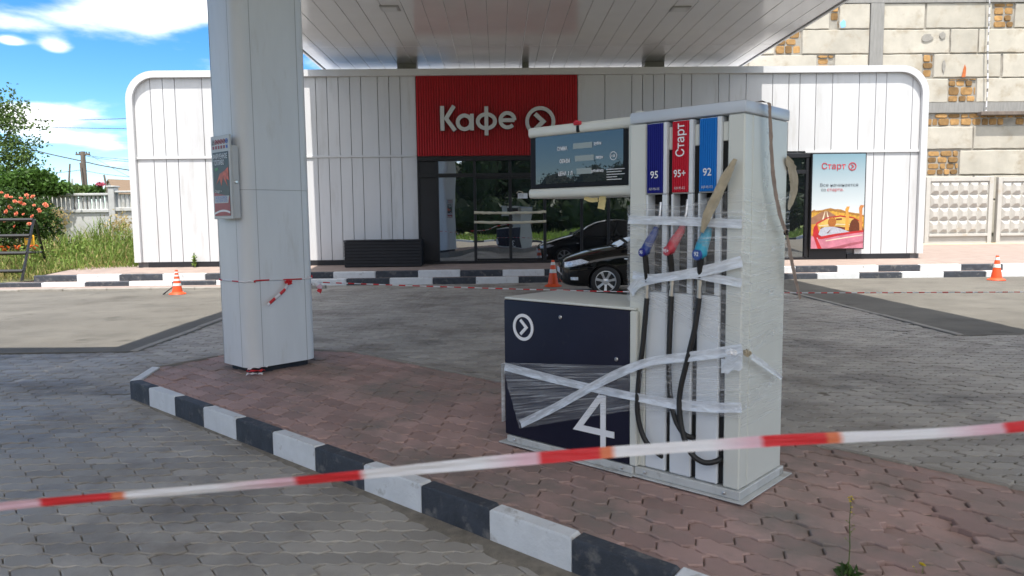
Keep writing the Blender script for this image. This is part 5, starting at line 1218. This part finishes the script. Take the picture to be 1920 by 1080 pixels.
def rubble(x0, x1, z0, z1, bw_=.44, bh_=.29):
    z = z0 + .02; brk = S()
    while z < z1 - .05:
        h = min(bh_ * rrn.uniform(.75, 1.25), z1 - z - .01); x = x0 + .02
        while x < x1 - .05:
            w = min(bw_ * rrn.uniform(.55, 1.3), x1 - x - .01)
            if rrn.random() > .10:
                cx, cz = x + w / 2, z + h / 2; pts = [(cx + (w / 2 - .018) * math.copysign(abs(math.cos(a)) ** .45, math.cos(a)) + rrn.uniform(-.012, .012), cz + (h / 2 - .014) * math.copysign(abs(math.sin(a)) ** .45, math.sin(a)) + rrn.uniform(-.01, .01)) for a in np.linspace(0, 2 * math.pi, 11)[:-1]]
                y0 = rrn.uniform(.0, .05); A = [brk.bm.verts.new((cx + (u - cx) * .88, y0, cz + (v - cz) * .88)) for u, v in pts]; B = [brk.bm.verts.new((u, y0 + .03, v)) for u, v in pts]; C = [brk.bm.verts.new((u, .08, v)) for u, v in pts]
                brk.bm.faces.new(A)
                for R1, R2 in ((A, B), (B, C)):
                    for k in range(10): brk.bm.faces.new((R1[k], R1[(k + 1) % 10], R2[(k + 1) % 10], R2[k]))
            x += w
        z += h
    brk.build('rubble_infill', M['shell_brick'], bld, smooth=0)
rows_ = [(54, 6, [(1200, 1330, 0), (1332, 1420, 0), (1422, 1556, 0), (1556, 1573, 1), (1573, 1630, 0), (1656, 1734, 0), (1736, 1860, 0), (1862, 1901, 1), (1902, 2010, 0), (2012, 2140, 0)]),
         (100.5, 55, [(1200, 1320, 0), (1322, 1452, 0), (1453, 1503, 1), (1504, 1629, 0), (1655, 1780, 0), (1781, 1833, 0), (1834, 1960, 0), (1962, 2140, 0)]),
         (146.5, 102, [(1200, 1402, 0), (1403, 1532, 0), (1532, 1563, 1), (1564, 1627, 0), (1653, 1729, 0), (1729, 1750, 1), (1750, 1876, 0), (1879, 2010, 0), (2012, 2140, 0)]),
         (193, 148, [(1200, 1330, 0), (1332, 1460, 0), (1462, 1590, 0), (1592, 1627, 0), (1653, 1776, 0), (1777, 1830, 1), (1830, 1960, 0), (1962, 2140, 0)]),
         (281, 238, [(1300, 1430, 0), (1432, 1560, 0), (1562, 1690, 0), (1692, 1823, 0), (1825, 1990, 0), (1992, 2140, 0)]),
         (329.5, 283, [(1300, 1430, 0), (1432, 1560, 0), (1562, 1737, 0), (1738, 1797, 1), (1798, 1960, 0), (1962, 2140, 0)]),
         (376, 331, [(1300, 1430, 0), (1432, 1560, 0), (1562, 1690, 0), (1692, 1823, 0), (1825, 1990, 0), (1992, 2140, 0)]),
         (440, 378, [(1300, 1430, 0), (1432, 1560, 0), (1562, 1690, 0), (1692, 1823, 0), (1825, 1990, 0), (1992, 2140, 0)])]
for yb, yt, lst in rows_:
    z0, z1 = zx(yb), zx(yt)
    for x0, x1, br_ in lst:
        (rubble if br_ else one_block)(xx(x0, yb), xx(x1, yb), z0, z1)
rubble(xx(1300), xx(2140), zx(237.5), zx(213), .42, .26)
blk.build('stone_masonry', M['shell_block'], bld, smooth=0)
s = S(); s.box(xx(1630), xx(1655), -.03, .08, zx(193), zx(6)); s.build('concrete_column', M['raw_concrete'], bld, smooth=0)
s = S(); s.box(xx(1300), xx(2140), -.035, .08, zx(212.5), zx(193.5)); s.box(xx(1200), xx(2140), -.035, .08, zx(5.5), zx(-60)); s.build('concrete_beam', M['raw_concrete'], bld, smooth=0)
flat('blue_patch', (.25, .50, .72)); flat('rust', (.48, .13, .03), var=.3, vscale=8); flat('cement_smear', (.30, .28, .25), var=.2, vscale=6)
def blot(x, y, w, h, m, sd):
    r2 = random.Random(sd); c = aty(x, y, WY - .03); s = S(); s.yprism([(c.x + w * (.75 + .35 * r2.random()) * math.cos(a), c.z + h * (.75 + .35 * r2.random()) * math.sin(a)) for a in np.linspace(0, 2 * math.pi, 13)[:-1]], -.027, -.010); s.build('stain', M[m], bld, smooth=0)
blot(1581, 45, .12, .17, 'blue_patch', 1); blot(1739, 71, .24, .17, 'cement_smear', 2); blot(1768, 66, .13, .14, 'cement_smear', 3); blot(1770, 124, .07, .25, 'cement_smear', 5)
c = aty(1808, 133, WY - .03); s = S(); s.yprism([(c.x - .09, c.z - .24), (c.x + .06, c.z - .24), (c.x + .08, c.z + .1), (c.x + .02, c.z + .25), (c.x - .04, c.z + .05)], -.027, -.010); s.build('stain', M['rust'], bld, smooth=0)
c0, c1 = aty(1838, 213.5, WY - .25), aty(1990, 211, WY - .25); s = S(); s.box(c0.x, c1.x, -.32, -.036, c0.z - .05, c0.z + .09, .01); s.build('ledge', M['pole_wood'], bld, smooth=0)
def hang(x, y): return aty(x, y, WY - .2)
tape_line('hanging_tape', 'twisted white tape hanging down the stone block wall to the wooden ledge', [hang(1856, -40), hang(1855, 30), hang(1852, 90), hang(1852, 150), hang(1849, 208)], .07, .12, thick=.02, twist=2.5, colours=('tape_white', 'tape_white', 'raw_concrete'), n=160)
# concrete panel fence
M['fence_white'] = mat('fence_white', (.48, .47, .44), .9, var=.08, vscale=3, bump=.4, bscale=30, dirt=(.42, .34, .24), dscale=1.6, dth=(.58, .78))
FY = 28.0
def fence_panel(lab, xl, xr):
    a, b = aty(xl, 457, FY), aty(xr, 331, FY); w = b.x - a.x; z0 = GZ; hgt = b.z - z0
    t = thing('fence_panel', lab, 'fence panel', (a.x, FY, z0), 0, 'concrete fence panels'); zf = lambda y: aty(1800, y, FY).z - z0
    s = S(); s.box(0, w, .06, .16, 0, hgt); fr = .16
    s.box(0, fr, 0, .059, 0, hgt, .008); s.box(w - fr, w, 0, .059, 0, hgt, .008); s.box(fr + .002, w - fr - .002, 0, .059, hgt - .16, hgt, .008); s.box(fr + .002, w - fr - .002, -.02, .059, zf(443), zf(438), .008)
    s.build('slab', M['fence_white'], t, smooth=0)
    s = S(); nx2, nz2 = 6, 4; X0, X1, Z0, Z1 = fr + .01, w - fr - .01, zf(437), hgt - .17
    for i in range(nx2):
        for j in range(nz2):
            x0, x1 = X0 + (X1 - X0) * i / nx2, X0 + (X1 - X0) * (i + 1) / nx2; za, zc2 = Z0 + (Z1 - Z0) * j / nz2, Z0 + (Z1 - Z0) * (j + 1) / nz2; k = .30
            o4 = [(x0 + .01, .058, za + .01), (x1 - .01, .058, za + .01), (x1 - .01, .058, zc2 - .01), (x0 + .01, .058, zc2 - .01)]; i4 = [(x0 + (x1 - x0) * u, -.04, za + (zc2 - za) * v) for u, v in ((k, k), (1 - k, k), (1 - k, 1 - k), (k, 1 - k))]
            A = [s.bm.verts.new(p) for p in o4]; B = [s.bm.verts.new(p) for p in i4]; s.bm.faces.new(B)
            for q in range(4): s.bm.faces.new((A[q], A[(q + 1) % 4], B[(q + 1) % 4], B[q]))
    s.build('relief', M['fence_white'], t, smooth=0)
fence_panel('white concrete fence panel with pyramid relief, directly beside the café corner', 1733, 1864.5)
fence_panel('white concrete fence panel with pyramid relief, cut by the right edge behind the orange cone', 1867, 2000)
s = S(); a, b = aty(1650, 460, FY - .15), aty(2050, 456, FY - .15); s.tube([a, a.lerp(b, .5), b], .055, 10)
for x in (1770, 1900): q = aty(x, 463, FY - .15); s.tube([(q.x, FY - .15, GZ), (q.x, FY - .15, a.z)], .03, 8)
M['pipe_beige'] = mat('pipe_beige', (.55, .46, .28), .6, var=.15); tag(s.build('gas_pipe', M['pipe_beige'], smooth=40), 'thin beige pipe running along the foot of the concrete fence', 'pipe')

# ================================================================== VEGETATION
def leaves_mesh(name, blobs, n, size, m, parent=None, elong=1.6, shell=.55, droop=.0, seed=1, clumps=0, fuzz=.18):
    """many small bent leaves spread through ellipsoid blobs [(centre, radii, weight)]"""
    r = np.random.default_rng(seed); w = np.array([b[2] for b in blobs], float); w /= w.sum(); pick = r.choice(len(blobs), n, p=w)
    c = np.array([b[0] for b in blobs], float)[pick]; rd = np.array([b[1] for b in blobs], float)[pick]
    d = r.normal(size=(n, 3)); d /= np.linalg.norm(d, axis=1, keepdims=True); k = (shell + (1 - shell) * r.random((n, 1)) ** .6) * (1 + fuzz * r.normal(size=(n, 1)))
    p = c + d * rd * k
    if clumps:
        cc = p[r.integers(0, n, clumps)]; idx = r.integers(0, clumps, n); p = cc[idx] + (r.normal(size=(n, 3)) * rd.mean() * .11)
    a = r.normal(size=(n, 3)) + d * .5; a[:, 2] -= droop; a /= np.linalg.norm(a, axis=1, keepdims=True); b = np.cross(a, r.normal(size=(n, 3))); b /= np.linalg.norm(b, axis=1, keepdims=True); nn = np.cross(a, b)
    s_ = size * (.6 + .8 * r.random((n, 1))); ln, wd = s_ * elong, s_
    V = np.stack([p - a * ln / 2, p + b * wd / 2 + nn * wd * .12, p + a * ln / 2, p - b * wd / 2 + nn * wd * .12], 1).reshape(-1, 3)
    F = np.arange(4 * n).reshape(n, 4)[:, [0, 1, 2, 3]]
    return np_mesh(name, V, F.ravel(), np.full(n, 4), m, parent)
def blades(name, pts, hts, m, w=.012, lean=.35, seed=1, kind='stuff', parent=None, heads=0.0, hm=None):
    r = np.random.default_rng(seed); n = len(pts); p = np.asarray(pts, float); h = np.asarray(hts, float)[:, None]; an = r.random(n) * 2 * np.pi; sd = np.column_stack([np.cos(an), np.sin(an), np.zeros(n)])
    la = r.random(n) * 2 * np.pi; ld = np.column_stack([np.cos(la), np.sin(la), np.zeros(n)]) * (lean * r.random((n, 1))); up = np.array([0, 0, 1.0]); ww = w * (.6 + .8 * r.random((n, 1)))
    q1 = p + h * (.5 * up + ld * .2); q2 = p + h * (.85 * up + ld * .62); q3 = p + h * (up * (1.0 - .25 * np.linalg.norm(ld, axis=1, keepdims=True)) + ld * 1.15)
    V = np.stack([p - sd * ww / 2, p + sd * ww / 2, q1 + sd * ww / 2, q1 - sd * ww / 2, q2 + sd * ww * .38, q2 - sd * ww * .38, q3], 1).reshape(-1, 3); b = (np.arange(n) * 7)[:, None]
    F = np.concatenate([b + [0, 1, 2, 3], b + [3, 2, 4, 5], b + [5, 4, 6]], 1).ravel(); sz = np.tile([4, 4, 3], n)
    o = np_mesh(name, V, F, sz, m, parent)
    if heads:
        k = r.random(n) < heads; t = q3[k]; nk_ = len(t); dd = (q3 - q2)[k]; dd /= np.linalg.norm(dd, axis=1, keepdims=True); s1 = sd[k] * .016; Vh = np.stack([t - dd * .03, t + s1 + dd * .04, t + dd * .12, t - s1 + dd * .04], 1).reshape(-1, 3)
        me = o.data
        o2 = np_mesh(name + '_seed_heads', Vh, np.arange(4 * nk_), np.full(nk_, 4), hm or m, parent); return o, o2
    return o

# weeds on the verge: countless grass
def scatter(n, xr, yr, seed, cond=lambda x, y: True):
    r = random.Random(seed); out = []
    while len(out) < n:
        x, y = r.uniform(*xr), r.uniform(*yr)
        if cond(x, y): out.append((x, y, .08 + .04 * max(0, y - 19)))
    return out
edge = lambda x, y: y > 18.75 + .62 * max(0, x + 12.4) * .9
rr2 = random.Random(4)
def gh(x, y): return min(1.05, .24 + .13 * (y - 18.6)) * (0.45 + .8 * rr2.random() ** 1.3) * (1 + .28 * math.sin(2.1 * x + 1.3 * y) * math.sin(1.7 * y - .6 * x))
a = scatter(5200, (-18.5, -10.2), (18.7, 25.6), 1, edge); tag(blades('tall_grass', a, [gh(x, y) for x, y, z in a], M['grass_pale'], .017, .95, 1), kind='stuff')
a = scatter(3800, (-14.0, -9.75), (19.6, 25), 2, lambda x, y: edge(x, y) and x > -13.4 + rr2.gauss(0, .7)); tag(blades('green_grass', a, [gh(x, y) * 1.12 for x, y, z in a], M['grass_green'], .022, .75, 2), kind='stuff')
a = scatter(3400, (-20, -10), (18.6, 24), 3, edge); o1, o2 = blades('dry_grass', a, [gh(x, y) * .9 for x, y, z in a], M['grass_dry'], .012, .95, 3, heads=.8, hm=M['grass_dry']); tag(o1, kind='stuff'); tag(o2, kind='stuff')
o = leaves_mesh('weed_leaves', [((-15.5, 21.5, .45), (3.6, 2.2, .5), 3), ((-12, 22, .55), (2, 1.8, .6), 2), ((-18, 20.8, .3), (2.5, 1.2, .35), 2)], 6500, .05, M['grass_green'], seed=6, shell=.1); tag(o, kind='stuff')

def tree(name, lab, base, blobs, n, size, lm, trunk_pts, radii, seed, cat='tree', group=None, clumps=0, limbs=()):
    t = thing(name, lab, cat, (0, 0, 0), 0, group)
    s = S(); s.tube(trunk_pts, radii, 9)
    for L_, r0 in limbs: s.tube(L_, [r0, r0 * .6, r0 * .25], 6)
    s.build('trunk', M['bark'], t, smooth=60); leaves_mesh('crown', blobs, n, size, M[lm], t, seed=seed, clumps=clumps); return t
def P3(x, y, Y): return tuple(aty(x, y, Y))
YT = 33.0; k_ = YT / 1400
tb = aty(-40, 420, YT)
tree('leafy_tree', 'loose leafy green tree rising behind the old concrete fence at far left', None,
     [(P3(-30, 250, YT), (2.3, 1.6, 1.9), 3), (P3(12, 240, YT), (.85, .9, 1.0), 1.0), (P3(22, 300, YT), (1.2, 1.0, .9), 1.3), (P3(45, 305, YT), (.5, .6, .55), .5), (P3(-10, 330, YT), (1.5, 1.2, .8), 1.3), (P3(5, 210, YT), (.5, .5, .55), .4)],
     6500, .085, 'leaf_tree', [(tb.x, YT, .2), (tb.x + .2, YT, 2.5), P3(-30, 260, YT)], [.22, .17, .07], 11, clumps=330,
     limbs=[([P3(-38, 330, YT), P3(-10, 290, YT), P3(20, 245, YT)], .07), ([P3(-38, 350, YT), P3(0, 320, YT), P3(42, 300, YT)], .06)])
YV = 26.2
vin = tree('climbing_vine', 'dense dark green vine mounded over the old concrete fence at left', None,
     [(P3(25, 350, YV), (1.1, .8, .42), 2), (P3(62, 340, YV), (.75, .7, .42), 2), (P3(95, 352, YV), (.7, .5, .25), 1.2), (P3(-20, 345, YV), (1.2, .8, .6), 1), (P3(82, 395, YV - .3), (.3, .2, .5), .5)],
     5200, .085, 'leaf_vine', [P3(10, 420, YV), P3(14, 390, YV), P3(22, 350, YV)], [.07, .05, .03], 12, 'vine')
YR_ = 23.0
rose = thing('rose_bush', 'bushy rose full of coral and pink blooms in front of the old fence', 'rose bush', (0, 0, 0))
s = S()
for k in range(5): s.tube([P3(18 + 9 * k, 470, YR_), P3(16 + 10 * k, 430, YR_), P3(8 + 15 * k, 385, YR_)], [.03, .02, .012], 6)
s.build('stem', M['bark'], rose); leaves_mesh('foliage', [(P3(20, 400, YR_), (.9, .7, .65), 2), (P3(62, 405, YR_), (.6, .6, .55), 1.3), (P3(30, 440, YR_), (1.0, .6, .5), 1.4), (P3(-25, 400, YR_), (.8, .6, .8), 1), (P3(92, 425, YR_), (.35, .5, .45), .5)], 5600, .065, M['leaf_rose'], rose, seed=13)
def bloom_mesh(nm, r, m, seed):
    r2 = random.Random(seed); s = S()
    for ring, (n, rr, tz) in enumerate(((5, 1.0, .25), (5, .7, .5), (4, .4, .75))):
        for k in range(n):
            a = 2 * math.pi * (k + ring * .5) / n + r2.uniform(-.2, .2); c, s1 = math.cos(a), math.sin(a)
            s.grid([[Vector((c * rr * u * r - s1 * v * r * .5, s1 * rr * u * r + c * v * r * .5, r * (tz * u ** .7 - .1 * v * v))) for v in (-1 + .3 * u, 0, 1 - .3 * u)] for u in (.1, .6, 1.0)])
    return s.build(nm, M[m], smooth=60, fix=False)
fl0 = bloom_mesh('bloom', .055, 'flower_coral', 1); fl0.parent = rose
first = True
for (x, y) in ((3, 361), (13, 368), (21, 370), (28, 378), (39, 372), (41, 380), (50, 366), (53, 371), (62, 369), (45, 383), (18, 388), (19, 390), (31, 401), (44, 402), (37, 379), (64, 385), (73, 393), (75, 396), (84, 383), (87, 386), (61, 406), (8, 415), (28, 425), (55, 420), (12, 397)):
    o = fl0 if first else fl0.copy()
    if not first: COL.objects.link(o); o.parent = rose
    first = False; p = aty(x, y, YR_ - .62); k = random.uniform(.75, 1.35); o.location = p; o.scale = (k, k, k); o.rotation_euler = (random.uniform(.6, 1.4), random.uniform(-.5, .5), random.uniform(-1, 1))
lf0 = None
for j, (lab, xs) in enumerate((('clump of orange day lilies behind the barricade rails, at the left picture edge', (3, 8, 14)), ('clump of orange day lilies seen between the middle rails of the barricade', (27, 32, 37)), ('clump of orange day lilies under the yellow tag of the barricade', (60, 64, 68)))):
    t = thing('day_lily', lab, 'flower', (0, 0, 0), 0, 'orange day lilies by the barricade'); c = aty(xs[1], 470, 21.0)
    blades('leaf', [(c.x + random.gauss(0, .1), 21 + random.gauss(0, .1), .15) for _ in range(40)], [random.uniform(.4, .7) for _ in range(40)], M['grass_green'], .03, .8, 20 + j, parent=t)
    for q, x in enumerate(xs):
        p = aty(x, 464 + (q % 2) * 5 - j, 20.85); o = bloom_mesh('bloom', .062, 'flower_orange', 30 + q + 3 * j) if lf0 is None else lf0.copy()
        if lf0 is None: lf0 = o
        else: COL.objects.link(o)
        o.parent = t; o.location = p; o.rotation_euler = (random.uniform(.5, 1.2), random.uniform(-.4, .4), random.uniform(-3, 3))
    s = S()
    for x in xs: p = aty(x, 468, 20.87); s.tube([(c.x, 21, .15), (p.x, 20.95, p.z * .6), (p.x, 20.87, p.z)], .008, 5)
    s.build('stem', M['grass_green'], t)
def small_plant(name, lab, base, h, cat='weed', leafm='grass_green', n=26):
    t = thing(name, lab, cat, tuple(base)); s = S(); s.tube([(0, 0, 0), (.01, 0, h * .5), (0, .01, h)], [.008, .006, .003], 5); s.build('stem', M['grass_green'], t)
    leaves_mesh('foliage', [((0, 0, h * .55), (h * .16, h * .16, h * .5), 1)], n * 3, h * .09, M[leafm], t, seed=int(h * 100), shell=.2, elong=2.2); return t
p = aty(365, 503, GY - .12); small_plant('weed', 'small green weed sprouting at the foot of the white café wall left of the column', (p.x, GY - .12, GZ - .01), .38)
# yellow flowering weed on the island, right in front
p = atz(1590, 1077, .165); hs = 0.0
fw = thing('flowering_weed', 'tall thin weed with yellow flowers growing out of the red paving', 'weed', tuple(p)); hz_ = aty(1593, 932, p.y).z - p.z
s = S(); pts = [(0, 0, 0), (.004, 0, hz_ * .35), (-.001, 0, hz_ * .7), (.004, 0, hz_)]; s.tube(pts, [.0022, .002, .0016, .001], 6)
r2 = random.Random(9); tips = []
for k in range(9):
    z = hz_ * (.42 + .06 * k); a = r2.uniform(0, 6.28); d = .012 + .012 * r2.random(); e = (d * math.cos(a) + .002, d * math.sin(a), z + .014); s.tube([(.001, 0, z), e], [.0009, .0006], 4); tips.append(e)
s.build('stem', M['grass_green'], fw)
for k, e in enumerate(tips + [(.004, 0, hz_), (-.004, .003, hz_ * .985), (.008, -.003, hz_ * .97), (.0, .0, hz_ * .94)]):
    b = bloom_mesh('bloom', .0045 if k < 9 else .0058, 'flower_yellow' if k > 5 else 'grass_pale', 40 + k); b.parent = fw; b.location = e
leaves_mesh('leaf', [((0, 0, .012), (.05, .05, .012), 1)], 46, .016, M['leaf_rose'], fw, elong=3.0, seed=3, shell=.3)
p = atz(1729, 1070, .165); fw2 = thing('flowering_weed', 'tiny yellow flower poking from a gap in the red pavers at lower right', 'weed', tuple(p))
s = S(); s.tube([(0, 0, -.01), (.003, 0, .012), (.0, 0, .022)], .0012, 5); s.tube([(-.02, 0, -.01), (-.03, 0, .01), (-.036, 0, .016)], .001, 5); s.build('stem', M['grass_green'], fw2)
for k, (x, z, r) in enumerate(((0, .024, .010), (.009, .02, .006), (-.007, .029, .007), (-.036, .017, .004))): b = bloom_mesh('bloom', r, 'flower_yellow', 60 + k); b.parent = fw2; b.location = (x, 0, z)

# ================================================================== OLD FENCE, HOUSES, POLES AND WIRES AT LEFT
YFN = 26.4
fn = thing('concrete_fence', 'weathered grey concrete fence with a balustrade row along its top, behind the tall grass', 'fence', (0, YFN, 0))
X0, Xp0, Xp1, X1 = aty(-120, 390, YFN).x, aty(205.5, 390, YFN).x, aty(217, 390, YFN).x, aty(262, 390, YFN).x; zF = lambda y: aty(150, y, YFN).z
s = S(); s.box(X0, Xp0 - .005, 0, .18, .1, zF(399)); s.box(Xp1 + .005, X1 + 1, 0.02, .18, .1, zF(397)); s.build('wall', M['old_plaster'], fn, smooth=0)
s = S(); s.box(X0, Xp0 - .004, -.06, .24, zF(398.8), zF(393), .015); s.box(Xp1 + .004, X1 + 1, -.05, .24, zF(396.8), zF(390), .015); s.build('ledge', M['old_plaster'], fn, smooth=0)
s = S(); s.box(X0, Xp0 - .004, -.05, .23, zF(367), zF(362.5), .015); s.box(Xp1 + .004, X1 + 1, -.05, .23, zF(362), zF(358.5), .015); s.build('coping', M['old_plaster'], fn, smooth=0)
s = S(); s.box(Xp0, Xp1, -.08, .28, .1, zF(352), .02); s.box(Xp0 - .04, Xp1 + .04, -.11, .31, zF(352) + .002, zF(349), .015); s.build('pillar', M['old_plaster'], fn, smooth=0)
x = Xp0 - .12; bal0 = None
while x > X0 + .1:
    if bal0 is None:
        s = S(); zA, zB = zF(392.8), zF(367.2); s.lathe([(.045, 0), (.05, .06), (.058, (zB - zA) * .35), (.05, (zB - zA) * .8), (.055, zB - zA)], 10); bal0 = s.build('baluster', M['old_plaster'], fn, smooth=50); o = bal0
    else: o = bal0.copy(); COL.objects.link(o); o.parent = fn
    o.location = (x, .09, zA); x -= .1505
x = Xp1 + .10
while x < X1 + .9: o = bal0.copy(); COL.objects.link(o); o.parent = fn; o.location = (x, .09, zA + .03); x += .15
YH = 140.0
def house(lab, x0, x1, yr, ye, gx, gdepth, roofm):
    """gable house: ridge from x0 to x1 at photo height yr, eaves at ye"""
    t = thing('village_house', lab, 'house', (0, YH, 0)); r0, r1 = aty(x0, yr, YH), aty(x1, yr, YH); e = aty(x0, ye, YH); dz = r0.z - e.z; hw = gdepth
    s = S(); s.yprism([(r0.x - hw * gx, 0), (r1.x, 0), (r1.x, e.z), (r0.x - hw * gx, e.z)], -hw, hw); s.face([(r0.x - hw * gx, -hw, e.z), (r0.x - hw * gx, hw, e.z), (r0.x, 0, r0.z - .1)]); s.build('wall', M['house_wall'], t, smooth=0); return t, r0, r1, e, dz
def gable(lab, cx, halfw, zr, ze, y0, y1, roofm, name='village_house'):
    t = thing(name, lab, 'house', (0, 0, 0)); s = S(); s.yprism([(cx - halfw, 0), (cx + halfw, 0), (cx + halfw, ze), (cx, zr - .12), (cx - halfw, ze)], y0, y1); s.build('wall', M['house_wall'], t, smooth=0)
    s = S(); ov = .35
    for sg in (-1, 1):
        a = (cx, zr); b = (cx + sg * (halfw + ov), ze - ov * (zr - ze) / halfw); s.prism([a, b, (b[0], b[1] + .1), (a[0], a[1] + .1)], lambda u, v: (u, y0 - ov, v), lambda u, v: (u, y1 + ov, v))
    s.build('roof', M[roofm], t, smooth=0); return t
a, b = aty(216, 337, YH), aty(194, 362, YH)
t = gable('house with brown tiled roof and pale gable behind the old fence', 0, (a.x - b.x) * .92, a.z, b.z + .1, -1.0, 7, 'roof_slate'); t.location = (a.x, YH, 0); t.rotation_euler = (0, 0, rad(-38))
M['roof_moss'] = mat('roof_moss', (.21, .19, .13), .9, var=.2, vscale=2, stretch=(5, 1, 1))
a, b = aty(96, 340, YH + 6), aty(122, 357, YH + 6)
t = gable('house with mossy grey-green roof half hidden by the vine at left', 0, (b.x - a.x) * 1.1, a.z, b.z, -1.5, 5, 'roof_moss'); t.location = (a.x, YH + 6, 0); t.rotation_euler = (0, 0, rad(42))
YP = 46.0
def pole(name, lab, x0, y0, x1, y1, Y, w0, arm=False, group='utility poles behind the old fence', m='pole_wood'):
    a, b = aty(x0, y0, Y), aty(x1, y1, Y); t = thing(name, lab, 'pole', (0, 0, 0), 0, group); d = (a - b).normalized(); bb = b - d * ((b.z) / max(.2, d.z)); s = S(); s.tube([bb, b, a], [w0 * .55, w0 * .5, w0 * .4], 8); s.build('shaft', M[m], t, smooth=50)
    if arm:
        s = S(); s.box(a.x - .42, a.x + .42, Y - .06, Y + .06, a.z - .22, a.z - .12, .01); ar = s.build('crossarm', M['pole_wood'], t, smooth=0)
        for dx in (-.38, -.2, .22, .38): s = S(); s.lathe([(.02, 0), (.045, .05), (.03, .1), (.01, .12)], 8, M=Matrix.Translation((a.x + dx, Y, a.z - .12))); s.build('insulator', M['wire'], ar)
    return a
pole('utility_pole', 'thick wooden utility pole with crossarm rising behind the old fence', 155, 284, 160, 362, YP, .34, True)
pole('utility_pole', 'thin strut pole leaning on the thick utility pole', 150.5, 305, 157, 362, YP - .3, .13)
pole('utility_pole', 'thin bent pole standing left of the thick utility pole', 131, 307, 128.5, 356, YP + 6, .14)
pole('utility_pole', 'short pale grey post between the two left poles and roofs', 134.5, 335, 136, 356, YP + 9, .2, m='old_plaster')
pole('utility_pole', 'slim dark leaning pole in front of the brown tiled roof', 195, 328, 203, 364, YP - 6, .13)
def wire(lab, pts, r=.018, Y=YP, sag=.0, group='overhead wires at left'):
    P = [aty(x, y, Y) for x, y in pts]
    o = S().tube(smooth_path(P, 6), r, 5).build('overhead_wire', M['wire'], smooth=60); tag(o, lab, 'wire', group)
wire('upper of two nearly level wires high above the old fence', [(-60, 226), (40, 226), (150, 225), (300, 220)])
wire('lower of two nearly level wires high above the old fence', [(-60, 235), (42, 237), (150, 240), (300, 242)])
wire('thick sagging cable running past the utility pole down to the café roof', [(-60, 250), (20, 264.5), (70, 283), (154, 302), (200, 312), (300, 328)], .035)
wire('thin wire leaving the top of the utility pole to the right, upper one', [(160, 290), (200, 296), (300, 303)], .015)
wire('thin wire leaving the top of the utility pole to the right, lower one', [(160, 292), (200, 299), (300, 309)], .015)
wire('fine wire dropping steeply from the pole top towards the brown roof', [(160, 285), (200, 309), (240, 330), (290, 352)], .011)
wire('low wire reaching the utility pole from the left', [(40, 330), (75, 327), (130, 321.5), (155, 318)], .016)
wire('low wire leaving the utility pole towards the brown roof', [(160, 320), (200, 327), (300, 338)], .016)
tree('garden_bush', 'low green garden shrubs between the fence and the utility pole', None, [(P3(140, 358, 40), (.9, .6, .35), 1), (P3(172, 360, 40), (.7, .5, .3), 1), (P3(118, 360, 42), (.6, .5, .3), .6)], 1500, .12, 'leaf_tree', [P3(140, 400, 40), P3(140, 380, 40), P3(141, 362, 40)], [.06, .05, .03], 21, 'bush')
pr = tree('flowering_bush', 'small bush with dusky pink blossom behind the old fence pillar', None, [(P3(180, 360, 34), (.35, .3, .3), 1)], 420, .09, 'leaf_vine', [P3(184, 400, 34), P3(185, 380, 34), P3(187, 350, 34)], [.04, .03, .015], 22, 'bush')
leaves_mesh('blossom', [(P3(188, 346, 33.9), (.17, .15, .10), 1)], 160, .07, M['flower_pink'], pr, seed=5, shell=.2)
o = leaves_mesh('dead_weed', [(P3(225, 425, 25.6), (.5, .3, .5), 1), (P3(105, 410, 25.2), (.5, .4, .45), 1)], 700, .05, M['grass_dry'], seed=8, shell=.1, elong=2.4); tag(o, kind='stuff')

# ================================================================== WHAT THE GLASS AND THE SCREEN MIRROR: the road side behind the camera
g = S(); g.grid([[(-60, -12.0, .10), (60, -12.0, .10)], [(-60, -60, .3), (60, -60, .3)]]); tag(g.build('lawn', M['lawn'], smooth=0), kind='structure')
s = S(); x = -30.0; k = 0
while x < 30: s.box(x + .004, x + .996, -11.98, -11.8, -.1, .17, .01, mi=k % 2); x += 1.0; k += 1
tag(s.build('roadside_kerb', [M['kerb_black'], M['kerb_white']], smooth=0), kind='structure')
r2 = random.Random(31); bl = []; bl2 = []
for k in range(46): x = -48 + 2.1 * k; bl.append(((x, -34 + r2.uniform(-2, 2), 4.2 + r2.uniform(-1, 2.2)), (2.6, 2.2, 3.6 + r2.uniform(-.5, 1.6)), 1))
for k in range(46): x = -49 + 2.1 * k; bl.append(((x, -31 + r2.uniform(-1, 1), 1.8), (2.0, 1.6, 2.0 + r2.uniform(-.5, .8)), .5))
for k in range(17): y = -34 + 2.6 * k; hh = max(2.6, 3.9 - .20 * y) + r2.uniform(-.5, .5); bl2.append(((-53 + r2.uniform(-2, 2), y, hh * .5), (2.2, 2.2, hh * .52), .7))
s = S()
for c, rd_, w_ in bl + [(c_, [q * 1.2 for q in r_], w_) for c_, r_, w_ in bl2]:
    k0_ = len(s.bm.verts); bmesh.ops.create_icosphere(s.bm, subdivisions=2, radius=1.0); s.bm.verts.ensure_lookup_table()
    for v in s.bm.verts[k0_:]: d = v.co.copy(); v.co = Vector((c[q] + d[q] * rd_[q] * .78 * (.85 + .3 * r2.random()) for q in range(3)))
tag(s.build('wooded_bank', M['leaf_dark'], smooth=0), kind='stuff')
o = leaves_mesh('far_shrubs', bl2, 30000, .13, M['leaf_dark'], seed=42, shell=.85, fuzz=.07); tag(o, kind='stuff')
o = leaves_mesh('distant_trees', bl, 46000, .34, M['leaf_dark'], seed=41, shell=.35); tag(o, kind='stuff')
a = [(random.uniform(-30, 30), random.uniform(-24, -12.2), .12) for _ in range(9000)]; tag(blades('lawn_grass', a, [random.uniform(.15, .5) for _ in a], M['grass_green'], .05, .6, 9), kind='stuff')
